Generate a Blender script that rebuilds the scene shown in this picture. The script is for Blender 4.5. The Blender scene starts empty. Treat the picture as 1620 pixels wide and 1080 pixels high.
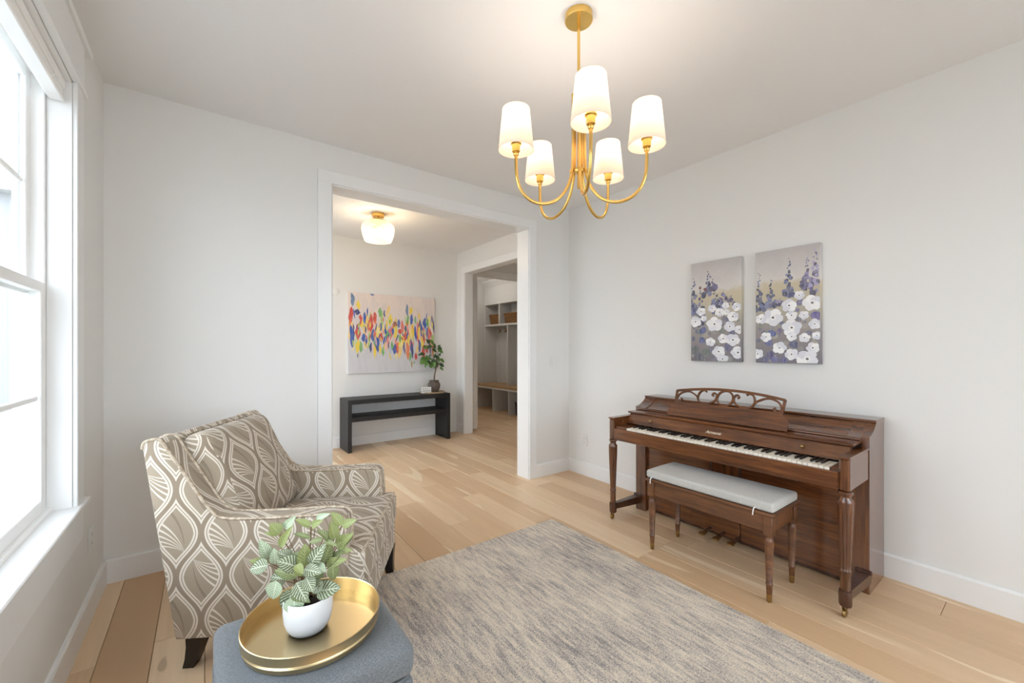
import bpy, bmesh, math, random
from mathutils import Matrix, Vector
random.seed(7)
SC = bpy.context.scene
COL = SC.collection
PI = math.pi

# ------------------------------------------------------------------ camera, world, lights, exposure
FPX, CAMH, CX, CY = 650.7, 1.29, 810.0, 550.0          # focal length in pixels of the 1620x1080 frame, eye height, principal column, horizon row
YAW = math.atan((1683 - CX) / FPX)
FW = Vector((math.cos(YAW), math.sin(YAW), 0)); RT = Vector((math.sin(YAW), -math.cos(YAW), 0))
cam = bpy.data.cameras.new('camera'); camo = bpy.data.objects.new('camera', cam); COL.objects.link(camo)
cam.sensor_width = 36; cam.lens = FPX / 1620 * 36; cam.shift_y = 10 / 1620; cam.clip_start = .02; cam.clip_end = 200
camo.location = (0, 0, CAMH); camo.rotation_euler = (PI / 2, 0, YAW - PI / 2)
SC.camera = camo

vs = SC.view_settings
vs.view_transform = 'Standard'; vs.look = 'None'; vs.gamma = 1; vs.use_curve_mapping = False
vs.exposure = 0.11
SC.display_settings.display_device = 'sRGB'
SC.cycles.use_denoising = True
SC.cycles.max_bounces = 14; SC.cycles.diffuse_bounces = 9; SC.cycles.glossy_bounces = 5
SC.cycles.transparent_max_bounces = 16; SC.cycles.transmission_bounces = 6
SC.cycles.sample_clamp_indirect = 6; SC.cycles.caustics_reflective = False; SC.cycles.caustics_refractive = False

world = bpy.data.worlds.new('overcast_sky'); SC.world = world; world.use_nodes = True
wb = world.node_tree.nodes['Background']
wb.inputs['Color'].default_value = (.89, .96, 1.06, 1); wb.inputs['Strength'].default_value = 5.4

# ------------------------------------------------------------------ picture-to-place helpers
def ray(px, py):
    l = (px - CX) / FPX
    return FW + RT * l + Vector((0, 0, (CY - py) / FPX))
def at_depth(px, py, dep):
    return Vector((0, 0, CAMH)) + ray(px, py) * dep

# ------------------------------------------------------------------ materials
def lin(c):
    return tuple(((v / 255) / 12.92 if v / 255 <= .04045 else ((v / 255 + .055) / 1.055) ** 2.4) for v in c)
class Ex:
    """a value in a node tree with arithmetic"""
    def __init__(s, nt, k): s.nt, s.k = nt, k
    def op(s, o, *a):
        n = s.nt.nodes.new('ShaderNodeMath'); n.operation = o
        for i, v in enumerate((s,) + a):
            v = v.k if isinstance(v, Ex) else v
            if isinstance(v, (int, float)): n.inputs[i].default_value = v
            else: s.nt.links.new(v, n.inputs[i])
        return Ex(s.nt, n.outputs[0])
    def __add__(s, o): return s.op('ADD', o)
    def __radd__(s, o): return s.op('ADD', o)
    def __sub__(s, o): return s.op('SUBTRACT', o)
    def __rsub__(s, o): return Ex(s.nt, o).op('SUBTRACT', s)
    def __mul__(s, o): return s.op('MULTIPLY', o)
    def __rmul__(s, o): return s.op('MULTIPLY', o)
    def __truediv__(s, o): return s.op('DIVIDE', o)
    def __lt__(s, o): return s.op('LESS_THAN', o)
    def __gt__(s, o): return s.op('GREATER_THAN', o)
    def sin(s): return s.op('SINE')
    def abs(s): return s.op('ABSOLUTE')
    def frac(s): return s.op('FRACT')
    def min(s, o): return s.op('MINIMUM', o)
    def max(s, o): return s.op('MAXIMUM', o)
    def clamp(s): return s.op('MINIMUM', 1.0).op('MAXIMUM', 0.0)
class Mat:
    def __init__(s, name, color=(200, 200, 200), rough=.5, metal=0, **kw):
        s.m = bpy.data.materials.new(name); s.m.use_nodes = True; s.nt = s.m.node_tree
        s.b = s.nt.nodes['Principled BSDF']; s.out = s.nt.nodes['Material Output']
        s.set('Base Color', (*lin(color), 1)); s.set('Roughness', rough); s.set('Metallic', metal)
        for k, v in kw.items(): s.set(k.replace('_', ' '), v)
    def set(s, k, v): s.b.inputs[k].default_value = v
    def node(s, t, **kw):
        n = s.nt.nodes.new(t)
        for k, v in kw.items(): setattr(n, k, v)
        return n
    def link(s, a, b): s.nt.links.new(a.k if isinstance(a, Ex) else a, b)
    def pos(s, scale=(1, 1, 1), kind='pos', offset=None):
        if kind == 'pos': src = s.node('ShaderNodeNewGeometry').outputs['Position']
        else: src = s.node('ShaderNodeTexCoord').outputs[{'obj': 'Object', 'uv': 'UV', 'gen': 'Generated'}[kind]]
        if offset is not None:
            a = s.node('ShaderNodeVectorMath', operation='ADD'); s.link(src, a.inputs[0]); s.link(offset, a.inputs[1]); src = a.outputs[0]
        m = s.node('ShaderNodeVectorMath', operation='MULTIPLY'); s.link(src, m.inputs[0]); m.inputs[1].default_value = scale
        return m.outputs[0]
    def xyz(s, vec):
        n = s.node('ShaderNodeSeparateXYZ'); s.link(vec, n.inputs[0]); return [Ex(s.nt, o) for o in n.outputs]
    def noise(s, vec, scale=1, detail=3, rough=.55, dist=0):
        n = s.node('ShaderNodeTexNoise'); s.link(vec, n.inputs['Vector'])
        n.inputs['Scale'].default_value = scale; n.inputs['Detail'].default_value = detail
        n.inputs['Roughness'].default_value = rough; n.inputs['Distortion'].default_value = dist
        return Ex(s.nt, n.outputs['Fac'])
    def ramp(s, fac, stops, mode='LINEAR'):
        n = s.node('ShaderNodeValToRGB'); n.color_ramp.interpolation = mode
        e = n.color_ramp.elements
        while len(e) < len(stops): e.new(.5)
        for el, (p, c) in zip(e, stops): el.position = p; el.color = (*lin(c), 1)
        s.link(fac, n.inputs[0]); return n.outputs[0]
    def mix(s, fac, a, b, blend='MIX'):
        n = s.node('ShaderNodeMix', data_type='RGBA', blend_type=blend)
        for v, i in ((fac, 0), (a, 6), (b, 7)):
            if isinstance(v, Ex): v = v.k
            if isinstance(v, (int, float)): n.inputs[i].default_value = v
            elif isinstance(v, tuple): n.inputs[i].default_value = (*lin(v), 1)
            else: s.link(v, n.inputs[i])
        return n.outputs[2]
    def col(s, c): s.link(c, s.b.inputs['Base Color'])
    def bump(s, h, dist=.002, strength=.5):
        n = s.node('ShaderNodeBump'); s.link(h, n.inputs['Height']); n.inputs['Distance'].default_value = dist; n.inputs['Strength'].default_value = strength
        s.link(n.outputs[0], s.b.inputs['Normal'])

def wood(name, c0, c1, c2, grain=(1, 1, 1), rough=.3, coat=.3, scale=1.0):
    m = Mat(name, c1, rough); m.set('Coat Weight', coat); m.set('Coat Roughness', .14)
    n1 = m.noise(m.pos(tuple(g * scale for g in grain)), 1, 5, .6, .6)
    n2 = m.noise(m.pos(tuple(g * scale * 4 for g in grain)), 1, 3, .6)
    f = n1 * .7 + n2 * .3
    m.col(m.ramp(f, [(.33, c0), (.5, c1), (.68, c2)])); m.bump(n2, .0006, .25)
    return m

M = {}
m = Mat('wall_paint', (226, 225, 222), .6); m.bump(m.noise(m.pos(), 160, 2), .0006, .15); M['wall'] = m
m = Mat('ceiling_paint', (231, 230, 229), .7); m.bump(m.noise(m.pos(), 90, 3), .0015, .25); M['ceil'] = m
M['trim'] = Mat('white_trim_paint', (231, 231, 230), .35)
M['locker'] = Mat('grey_locker_paint', (205, 205, 203), .45)
M['plate'] = Mat('white_plastic', (224, 224, 221), .4)
M['slot'] = Mat('dark_slot', (70, 70, 70), .5)
M['vinyl'] = Mat('white_vinyl', (246, 246, 245), .35)
# oak planks, one random tone for each plank
m = Mat('oak_plank', (196, 166, 131), .38)
oi = m.node('ShaderNodeObjectInfo'); rnd = Ex(m.nt, oi.outputs['Random'])
cmb = m.node('ShaderNodeCombineXYZ'); m.link(rnd * 37, cmb.inputs[0]); m.link(rnd * 91, cmb.inputs[1]); m.link(rnd * 13, cmb.inputs[2])
g1 = m.noise(m.pos((9, .8, 1), offset=cmb.outputs[0]), 1, 4, .6, .8)
g2 = m.noise(m.pos((70, 2.2, 1), offset=cmb.outputs[0]), 1, 3, .6)
g3 = m.noise(m.pos((5, .55, 1), offset=cmb.outputs[0]), 1, 2, .5, 1.2)
tone = m.ramp(rnd, [(0, (196, 160, 122)), (.22, (230, 200, 163)), (.45, (208, 173, 135)), (.7, (240, 214, 179)), (.85, (202, 167, 129)), (1, (226, 193, 155))])
c = m.mix(((g1 * .65 + g2 * .35 - .5) * 3.2 + .3).clamp() * .42, tone, (190, 154, 117))
c = m.mix(((g3 - .63) * 30).clamp() * .75, c, (238, 217, 187))
kn = m.noise(m.pos((11, 4.5, 1), offset=cmb.outputs[0]), 1, 1, .4)
c = m.mix(((kn - .83) * 25).clamp() * .45, c, (132, 100, 72))
m.col(c); m.bump(g2, .0005, .2); M['oak'] = m
M['floor_base'] = Mat('dark_floor_joint', (120, 92, 66), .8)
# walnut / mahogany of the piano
M['wood_h'] = wood('mahogany_lengthwise', (58, 31, 16), (98, 56, 28), (130, 79, 40), (30, 2.0, 30), .24, .6)
M['wood_v'] = wood('mahogany_upright', (56, 30, 16), (94, 54, 29), (122, 74, 40), (40, 40, 2.2), .22, .7)
M['wood_dark'] = wood('mahogany_dark_toe', (44, 24, 15), (68, 38, 23), (86, 50, 30), (20, 20, 3), .35, .3)
M['wood_bench'] = wood('bench_walnut', (70, 42, 24), (104, 66, 39), (128, 84, 52), (30, 3, 30), .4, .25)
M['ivory'] = Mat('ivory_key', (240, 234, 220), .3); M['ebony'] = Mat('ebony_key', (32, 27, 25), .35)
M['brass'] = Mat('aged_brass', (168, 140, 92), .32, 1)
M['gold'] = Mat('brushed_gold', (230, 192, 112), .25, 1); M['gold'].set('Anisotropic', .4)
m = Mat('tray_gold', (216, 194, 150), .3, 1); m.bump(m.noise(m.pos((4, 300, 40)), 1, 2), .0003, .2); M['tray'] = m
M['letter'] = Mat('pale_gold_lettering', (235, 222, 196), .4)
# textiles
def cloth(name, c0, c1, scale, rough=.95, d=.0015):
    m = Mat(name, c0, rough); n = m.noise(m.pos(), scale, 4, .7); m.col(m.ramp(n, [(.35, c0), (.65, c1)])); m.bump(n, d, .6); m.set('Sheen Weight', .2); return m
M['ottoman'] = cloth('blue_grey_tweed', (92, 96, 99), (132, 137, 141), 330)
M['cushion'] = cloth('pale_grey_felt', (174, 172, 167), (202, 200, 194), 300)
m = Mat('rug_pile', (176, 166, 150), .97); m.set('Sheen Weight', .15)
a = m.noise(m.pos((58, 8, 58)), 1, 4, .7, .3); b = m.noise(m.pos((1, .6, 1)), 230, 2, .8); c3 = m.noise(m.pos((3, 2, 3)), 1, 2)
f = a * .46 + b * .54 + (c3 - .5) * .2
m.col(m.ramp(f, [(.38, (128, 120, 116)), (.455, (174, 164, 156)), (.52, (211, 197, 178)), (.60, (230, 216, 196))]))
m.bump(b * .8 + a * .5, .006, .9); M['rug'] = m
# ogee leaf upholstery
m = Mat('ogee_leaf_upholstery', (150, 134, 114), .9); m.set('Sheen Weight', .15)
u, v, _ = m.xyz(m.pos((1, 1, 1), 'uv'))
Pp, Ll = .185, .345; Aa = Pp / 4 * .93
s = (v * (2 * PI / Ll)).sin(); s = s * 1.12 - s * s * s * .12
fe = ((u - s * Aa) / Pp).frac(); fo = ((u - Pp / 2 + s * Aa) / Pp).frac()
de = fe.min(1 - fe) * Pp; do = fo.min(1 - fo) * Pp
cosf = 1 - ((v * (2 * PI / Ll) + PI / 2).sin().abs()) * .22
dist = de.min(do) * cosf
def band(x, c, w): return ((x - c).abs() < w)
ln = band(dist, .0118, .0036).max(band(dist, .0218, .0034))
wA = Pp / 2 - 2 * Aa * s
inA = (fe * Pp) < wA
lxA = fe * Pp - wA / 2; lxB = fo * Pp - (Pp - wA) / 2
lx = lxA * inA + lxB * (1 - inA)
lz = (((v / Ll + .25 + .5).frac() - .5) * inA + ((v / Ll - .25 + .5).frac() - .5) * (1 - inA)) * Ll
sgn = inA * 2 - 1
px_, pz_ = lx * sgn - .030, lz * sgn + .070
rr_ = (px_ * px_ + pz_ * pz_).op('SQRT')
ang = pz_.op('ARCTAN2', 0 - px_) + rr_ * 2.2
vein = band((ang / .19).frac(), .5, .17) * (dist > .025) * (ang > .38) * (ang < 1.28)
ds = band(ang, 1.62, .04) * (dist > .026) * (rr_ > .03)
cell = (dist > .026)
base = m.mix(cell, (146, 130, 111), (160, 145, 125))
base = m.mix(ds * .55, base, (116, 102, 86))
colr = m.mix(ln.max(vein), base, (222, 212, 197))
wv = m.noise(m.pos(), 500, 2, .6)
colr = m.mix((wv * .25), colr, (120, 106, 90)); m.col(colr); m.bump(wv * .5 + ln.max(vein) * .8, .0012, .5)
M['ogee'] = m
m = Mat('welt_cord_fabric', (190, 174, 152), .9)
w1 = m.noise(m.pos(), 60, 2); m.col(m.ramp(w1, [(.38, (164, 147, 126)), (.60, (206, 192, 172))])); M['welt'] = m
M['black_leg'] = Mat('black_stained_wood', (26, 21, 19), .3)
m = wood('black_console_wood', (16, 15, 15), (23, 21, 21), (32, 30, 29), (6, 30, 60), .5, .0); M['console'] = m
# lamps, glass
m = Mat('white_linen_shade', (250, 244, 234), .9); tr = m.node('ShaderNodeBsdfTranslucent'); tr.inputs[0].default_value = (*lin((255, 244, 234)), 1)
mx = m.node('ShaderNodeMixShader'); mx.inputs[0].default_value = .5
m.link(m.b.outputs[0], mx.inputs[1]); m.link(tr.outputs[0], mx.inputs[2]); m.link(mx.outputs[0], m.out.inputs[0]); M['shade'] = m
def emit(name, c, st):
    m = Mat(name, c); m.set('Emission Color', (*lin(c), 1)); m.set('Emission Strength', st); return m
M['bulb'] = emit('lit_warm_bulb', (255, 238, 210), 6)
def glass(name, tint, refl):
    m = Mat(name); t = m.node('ShaderNodeBsdfTransparent'); t.inputs[0].default_value = (*lin(tint), 1)
    g = m.node('ShaderNodeBsdfGlossy'); g.inputs['Roughness'].default_value = .02
    lw = m.node('ShaderNodeLayerWeight'); lw.inputs[0].default_value = .5; fr = Ex(m.nt, lw.outputs['Facing']).op('POWER', 5.0) * refl + .02
    mx = m.node('ShaderNodeMixShader'); m.link(fr, mx.inputs[0]); m.link(t.outputs[0], mx.inputs[1]); m.link(g.outputs[0], mx.inputs[2])
    m.link(mx.outputs[0], m.out.inputs[0]); return m
M['glass'] = glass('window_glass', (250, 252, 252), .45)
m = Mat('amber_lamp_glass', (255, 232, 196), .25); t = m.node('ShaderNodeBsdfTransparent'); t.inputs[0].default_value = (*lin((255, 246, 230)), 1)
tl = m.node('ShaderNodeBsdfTranslucent'); tl.inputs[0].default_value = (*lin((255, 238, 210)), 1)
ms = m.node('ShaderNodeMixShader'); ms.inputs[0].default_value = .45; m.link(m.b.outputs[0], ms.inputs[1]); m.link(tl.outputs[0], ms.inputs[2])
ms2 = m.node('ShaderNodeMixShader'); ms2.inputs[0].default_value = .2; m.link(t.outputs[0], ms2.inputs[1]); m.link(ms.outputs[0], ms2.inputs[2])
m.link(ms2.outputs[0], m.out.inputs[0]); M['amber'] = m
# plants, pots
def leafmat(name, c0, c1, vein):
    m = Mat(name, c0, .5); u, v, _ = m.xyz(m.pos((1, 1, 1), 'uv')); w = (v - .5).abs() * 2
    n = m.noise(m.pos((1, 1, 1), 'uv'), 9, 2)
    vv = band(((u * 8 - w * 2.2 + n * .5)).frac(), .5, .17) * (w < .92)
    mid = w < .07
    m.col(m.mix(vv.max(mid) * .85, m.mix(n, c0, c1), vein)); m.set('Subsurface Weight', 0); return m
M['leaf_a'] = leafmat('veined_dark_leaf', (86, 98, 70), (116, 126, 92), (204, 212, 188))
M['leaf_b'] = leafmat('veined_pale_leaf', (150, 172, 136), (182, 198, 164), (218, 228, 206))
M['leaf_c'] = leafmat('bright_green_leaf', (118, 130, 72), (150, 158, 98), (168, 178, 122))
M['leaf_d'] = leafmat('veined_olive_leaf', (98, 110, 66), (124, 134, 84), (170, 178, 132))
M['fig_a'] = leafmat('fig_leaf_green', (66, 104, 44), (98, 138, 62), (112, 150, 78))
M['fig_b'] = leafmat('fig_leaf_dark', (34, 58, 34), (54, 84, 46), (66, 94, 56))
M['stem'] = Mat('brown_green_stem', (120, 96, 64), .7); M['bark'] = Mat('grey_bark', (104, 90, 76), .8)
M['ceramic'] = Mat('white_matte_ceramic', (238, 238, 238), .35)
m = Mat('brown_stoneware', (92, 78, 68), .6); n = m.noise(m.pos((30, 30, 12)), 1, 4); m.col(m.ramp(n, [(.35, (66, 52, 44)), (.6, (112, 98, 88))])); M['stoneware'] = m
M['soil'] = Mat('dark_soil', (42, 34, 28), .95)
M['wicker_pale'] = cloth('pale_woven_wood', (150, 122, 88), (196, 168, 128), 90, .8)
m = Mat('brown_wicker', (112, 78, 44), .8); n = m.noise(m.pos((60, 60, 120)), 1, 3); m.col(m.ramp(n, [(.35, (70, 44, 22)), (.62, (150, 108, 62))])); M['wicker'] = m
M['bench_oak'] = wood('oak_bench_top', (150, 116, 78), (176, 140, 98), (196, 162, 120), (20, 2, 20), .5, .1)
M['copper'] = Mat('copper_hook', (168, 112, 72), .35, 1)
M['siding'] = Mat('pale_siding', (156, 157, 158), .7)
M['lawn'] = Mat('pale_concrete_drive', (178, 178, 176), .9)
def paint_mat(name):
    m = Mat(name, (200, 200, 200), .55); a = m.node('ShaderNodeVertexColor'); a.layer_name = 'Col'
    n = m.noise(m.pos((60, 60, 20)), 1, 3, .6); c = m.mix((n - .35).clamp() * .55, a.outputs[0], (235, 228, 222)); m.col(c); m.bump(n, .001, .4); return m
M['paint'] = paint_mat('brushed_artist_paint')
m = Mat('primed_abstract_ground', (226, 218, 212), .6); n = m.noise(m.pos((14, 14, 3)), 1, 4, .6, 1)
z = m.xyz(m.pos())[2]
c = m.mix(((z - 1.25) * 1.6).clamp(), (208, 207, 210), (228, 213, 204)); m.col(m.mix((n - .45).clamp() * 1.6, c, (190, 186, 190))); M['canvas_a'] = m
m = Mat('misty_meadow_ground', (186, 178, 170), .6); z = m.xyz(m.pos())[2]; n = m.noise(m.pos((1, 9, 9)), 1, 4, .65, .5)
c = m.ramp((z - 1.19) / .76 + (n - .5) * .22, [(.0, (120, 116, 124)), (.28, (150, 142, 140)), (.52, (186, 178, 158)), (.66, (196, 184, 158)), (.72, (208, 203, 198)), (.98, (186, 180, 178))]); m.col(c); M['canvas_b'] = m
M['canvas_edge'] = Mat('canvas_edge', (196, 192, 188), .8)

# ------------------------------------------------------------------ mesh helpers
W = {}
def smoothstep(x): x = max(0, min(1, x)); return x * x * (3 - 2 * x)
class MB:
    def __init__(s): s.v, s.f, s.c = [], [], []
    def add(s, vs_, fs, col=None):
        o = len(s.v); s.v += [tuple(p) for p in vs_]; s.f += [tuple(i + o for i in f) for f in fs]; s.c += [col] * len(fs); return s
    def box(s, x0, x1, y0, y1, z0, z1, c=0):
        lo, hi = (min(x0, x1), min(y0, y1), min(z0, z1)), (max(x0, x1), max(y0, y1), max(z0, z1))
        if c <= 0:
            vs_ = [(a, b, d) for a in (lo[0], hi[0]) for b in (lo[1], hi[1]) for d in (lo[2], hi[2])]
            return s.add(vs_, [(0, 1, 3, 2), (4, 6, 7, 5), (0, 4, 5, 1), (2, 3, 7, 6), (0, 2, 6, 4), (1, 5, 7, 3)])
        c = min(c, *[(hi[i] - lo[i]) * .49 for i in range(3)])
        idx, vs_ = {}, []
        for sx in (0, 1):
            for sy in (0, 1):
                for sz in (0, 1):
                    sg = (sx, sy, sz)
                    for ax in range(3):
                        p = []
                        for i in range(3):
                            e = hi[i] if sg[i] else lo[i]
                            if i != ax: e += -c if sg[i] else c
                            p.append(e)
                        idx[sg + (ax,)] = len(vs_); vs_.append(p)
        fs = []
        for ax in range(3):
            b, d = [i for i in range(3) if i != ax]
            for sa in (0, 1):
                def k(sb, sd, ax_=ax):
                    g = [0, 0, 0]; g[ax] = sa; g[b] = sb; g[d] = sd; return idx[tuple(g) + (ax_,)]
                fs.append((k(0, 0), k(1, 0), k(1, 1), k(0, 1)))
            for sb in (0, 1):
                for sd in (0, 1):
                    def k(sa, f):
                        g = [0, 0, 0]; g[ax] = sa; g[b] = sb; g[d] = sd; return idx[tuple(g) + (f,)]
                    fs.append((k(0, b), k(1, b), k(1, d), k(0, d)))
        for sx in (0, 1):
            for sy in (0, 1):
                for sz in (0, 1): fs.append(tuple(idx[(sx, sy, sz, a)] for a in range(3)))
        return s.add(vs_, fs)
    def prism(s, poly, axis, a0, a1):
        def pt(p, a):
            q = list(p); q.insert(axis, a); return q
        n = len(poly); vs_ = [pt(p, a0) for p in poly] + [pt(p, a1) for p in poly]
        return s.add(vs_, [tuple(range(n)), tuple(range(2 * n - 1, n - 1, -1))] + [(i, (i + 1) % n, n + (i + 1) % n, n + i) for i in range(n)])
    def lathe(s, prof, n=24, c=(0, 0, 0), rf=None):
        vs_, fs = [], []
        for r, z in prof:
            for k in range(n):
                t = 2 * PI * k / n; rr = r * (rf(t, z) if rf else 1)
                vs_.append((c[0] + rr * math.cos(t), c[1] + rr * math.sin(t), c[2] + z))
        for i in range(len(prof) - 1):
            for k in range(n): fs.append((i * n + k, i * n + (k + 1) % n, (i + 1) * n + (k + 1) % n, (i + 1) * n + k))
        if prof[0][0] > 1e-5: fs.append(tuple(range(n))[::-1])
        if prof[-1][0] > 1e-5: fs.append(tuple((len(prof) - 1) * n + k for k in range(n)))
        return s.add(vs_, fs)
    def shell(s, prof, n=24, c=(0, 0, 0), sy=1):
        """open surface of revolution following a closed profile (wall with thickness)"""
        vs_, fs = [], []; m_ = len(prof)
        for r, z in prof:
            for k in range(n): t = 2 * PI * k / n; vs_.append((c[0] + r * math.cos(t), c[1] + r * sy * math.sin(t), c[2] + z))
        for i in range(m_):
            j = (i + 1) % m_
            for k in range(n): fs.append((i * n + k, i * n + (k + 1) % n, j * n + (k + 1) % n, j * n + k))
        return s.add(vs_, fs)
    def tube(s, path, r, n=8, closed=False, flat=1):
        P = [Vector(p) for p in path]; m_ = len(P); vs_, fs = [], []; up = None
        for i, p in enumerate(P):
            a = P[i - 1] if (i or closed) else P[i]; b = P[(i + 1) % m_] if (i < m_ - 1 or closed) else P[i]
            t = (b - a).normalized()
            if up is None: up = t.orthogonal().normalized() if abs(t.z) > .9 else Vector((0, 0, 1))
            x = t.cross(up)
            if x.length < 1e-4: x = t.orthogonal()
            x.normalize(); y = x.cross(t).normalized(); up = y
            rr = r[i] if isinstance(r, (list, tuple)) else r
            for k in range(n): an = 2 * PI * k / n; vs_.append(p + x * (math.cos(an) * rr) + y * (math.sin(an) * rr * flat))
        for i in range(m_ if closed else m_ - 1):
            j = (i + 1) % m_
            for k in range(n): fs.append((i * n + k, i * n + (k + 1) % n, j * n + (k + 1) % n, j * n + k))
        if not closed: fs += [tuple(range(n))[::-1], tuple((m_ - 1) * n + k for k in range(n))]
        return s.add(vs_, fs)
    def rbox(s, cen, half, r, n=5, warp=None):
        """rounded box from a gridded cube"""
        import itertools
        cache, vs_, fs = {}, [], []
        N = n * 2
        def vert(p):
            key = tuple(round(q, 5) for q in p)
            if key not in cache:
                q = []
                for i in range(3): q.append(p[i])
                inner = [max(-half[i] + r, min(half[i] - r, q[i])) for i in range(3)]
                d = Vector([q[i] - inner[i] for i in range(3)])
                o = Vector(inner) + (d.normalized() * r if d.length > 1e-9 else Vector((0, 0, 0)))
                if warp: o = warp(o)
                cache[key] = len(vs_); vs_.append(Vector(cen) + o)
            return cache[key]
        def steps(h):
            a = [-h + r * (1 - math.cos(PI / 2 * k / 4)) for k in range(4)]; mid = [(-h + r) + (2 * (h - r)) * k / N for k in range(N + 1)]
            return a + mid + [-x for x in a[::-1]]
        S = [steps(h) for h in half]
        for ax in range(3):
            b, d = [i for i in range(3) if i != ax]
            for sg in (-1, 1):
                for i in range(len(S[b]) - 1):
                    for j in range(len(S[d]) - 1):
                        q = []
                        for (x, y) in ((i, j), (i + 1, j), (i + 1, j + 1), (i, j + 1)):
                            p = [0, 0, 0]; p[ax] = sg * half[ax]; p[b] = S[b][x]; p[d] = S[d][y]; q.append(vert(p))
                        if len(set(q)) > 2: fs.append(tuple(dict.fromkeys(q)))
        return s.add(vs_, fs)
    def mesh(s, name, xf=None, smooth=None, uv=None):
        me = bpy.data.meshes.new(name)
        vs_ = [xf @ Vector(p) for p in s.v] if xf else s.v
        me.from_pydata(vs_, [], s.f); me.update()
        bm = bmesh.new(); bm.from_mesh(me); bmesh.ops.recalc_face_normals(bm, faces=bm.faces); bm.to_mesh(me); bm.free()
        if any(c is not None for c in s.c):
            at = me.color_attributes.new('Col', 'FLOAT_COLOR', 'CORNER')
            for p in me.polygons:
                c = (*lin(s.c[p.index]), 1)
                for li in p.loop_indices: at.data[li].color = c
        if uv:
            ul = me.uv_layers.new(name='UVMap')
            for p in me.polygons:
                for li in p.loop_indices: ul.data[li].uv = uv(p.normal, me.vertices[me.loops[li].vertex_index].co)
        if smooth is not None:
            me.polygons.foreach_set('use_smooth', [True] * len(me.polygons)); me.set_sharp_from_angle(angle=math.radians(smooth))
        return me
    def build(s, name, mat, parent=None, smooth=None, local=False, uv=None):
        xf = None if (parent is None or local) else W[parent].inverted()
        me = s.mesh(name, xf, smooth, uv); return link(name, me, mat, parent)
def link(name, me, mat, parent=None, mw=None):
    if mat is not None and not me.materials: me.materials.append((M[mat] if isinstance(mat, str) else mat).m)
    o = bpy.data.objects.new(name, me); COL.objects.link(o)
    if parent is not None: o.parent = parent; W[o] = W[parent]
    else: W[o] = Matrix()
    if mw is not None: o.matrix_local = mw
    return o
def tag(o, label=None, cat=None, group=None, kind=None):
    if label: o['label'] = label
    if cat: o['category'] = cat
    if group: o['group'] = group
    if kind: o['kind'] = kind
    return o
def thing(name, loc, label, cat, rz=0, group=None, kind=None):
    o = bpy.data.objects.new(name, None); COL.objects.link(o); o.empty_display_size = .1
    o.location = loc; o.rotation_euler = (0, 0, rz); W[o] = Matrix.Translation(loc) @ Matrix.Rotation(rz, 4, 'Z')
    return tag(o, label, cat, group, kind)
def B(*a, c=0): return MB().box(*a, c=c)
def struct(name, mb, mat, label, cat): return tag(mb.build(name, mat), label, cat, kind='structure')
def crom(pts, n=6, closed=False):
    P = [Vector(p) for p in pts]; out = []; L = len(P)
    for i in range(L if closed else L - 1):
        a = P[(i - 1) % L] if (closed or i) else P[0]; b = P[i]; c = P[(i + 1) % L]; d = P[(i + 2) % L] if (closed or i + 2 < L) else P[-1]
        for k in range(n):
            t = k / n; out.append(.5 * ((2 * b) + (c - a) * t + (2 * a - 5 * b + 4 * c - d) * t * t + (3 * b - a - 3 * c + d) * t ** 3))
    if not closed: out.append(P[-1])
    return out

# ------------------------------------------------------------------ the setting
XL, XR, YB, YBB, ZC = -.447, 3.089, 3.136, 3.302, 2.74
YF = 5.613                                     # far wall of the entry hall
OX0, OX1, OZ = .72, 2.546, 2.465               # wide cased opening
floor = struct('floor', B(-.75, 5.75, -2.5, 8.0, -.08, -.014), 'floor_base', 'pale oak plank floor running through all rooms', 'floor')
PW = .178; k0 = math.floor((XL - .16 - 1.60) / PW)
rp = random.Random(3)
for k in range(k0, k0 + 36):
    x0 = 1.60 + k * PW; x1 = x0 + PW
    if x0 > 5.3: break
    y = -2.4 - rp.random() * 1.6; y_end = 5.75 if x0 < 3.1 else 7.75
    if x0 > 3.1: y = 3.2 - rp.random()
    while y < y_end:
        L = rp.choice((.95, 1.25, 1.5, 1.8, 2.05)); y1 = min(y + L, y_end + .05)
        if y1 > -2.1:
            g = .0009; B(x0 + g, x1 - g, max(y, -2.4) + g, y1 - g, -.014, 0, c=.0018).build('plank', 'oak', floor)
        y += L
struct('ceiling', B(-.75, 5.75, -2.5, 8.0, ZC, ZC + .1), 'ceil', 'smooth white ceiling', 'ceiling')
wy0, wy1, wz0, wz1 = .47, 2.469, .622, 2.40
mb = MB()
for b in ((-2.4, wy0, 0, ZC), (wy1, YB + .05, 0, ZC), (wy0, wy1, 0, wz0), (wy0, wy1, wz1, ZC)): mb.box(XL - .16, XL, b[0], b[1], b[2], b[3])
struct('wall_left', mb, 'wall', 'white left wall with the tall double-hung window', 'wall')
mb = B(XL - .16, OX0, YB, YBB, 0, ZC); mb.box(OX1, XR + .156, YB, YBB, 0, ZC); mb.box(OX0, OX1, YB, YBB, OZ, ZC)
struct('wall_back', mb, 'wall', 'white back wall with the wide cased opening', 'wall')
struct('wall_right', B(XR, XR + .13, -2.4, YB, 0, ZC), 'wall', 'long white wall behind the upright piano', 'wall')
mb = B(XL - .16, -.25, -2.32, -2.16, 0, ZC); mb.box(2.9, XR + .13, -2.32, -2.16, 0, ZC); mb.box(-.25, 2.9, -2.32, -2.16, 0, .4); mb.box(-.25, 2.9, -2.32, -2.16, 2.5, ZC)
struct('wall_front', mb, 'wall', 'white street-side wall with a broad window', 'wall')
mb = B(XL - .16, XL, YBB, 3.42, 0, ZC); mb.box(XL - .16, XL, 5.5, YF + .13, 0, ZC); mb.box(XL - .16, XL, 3.42, 5.5, 2.5, ZC)
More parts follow.
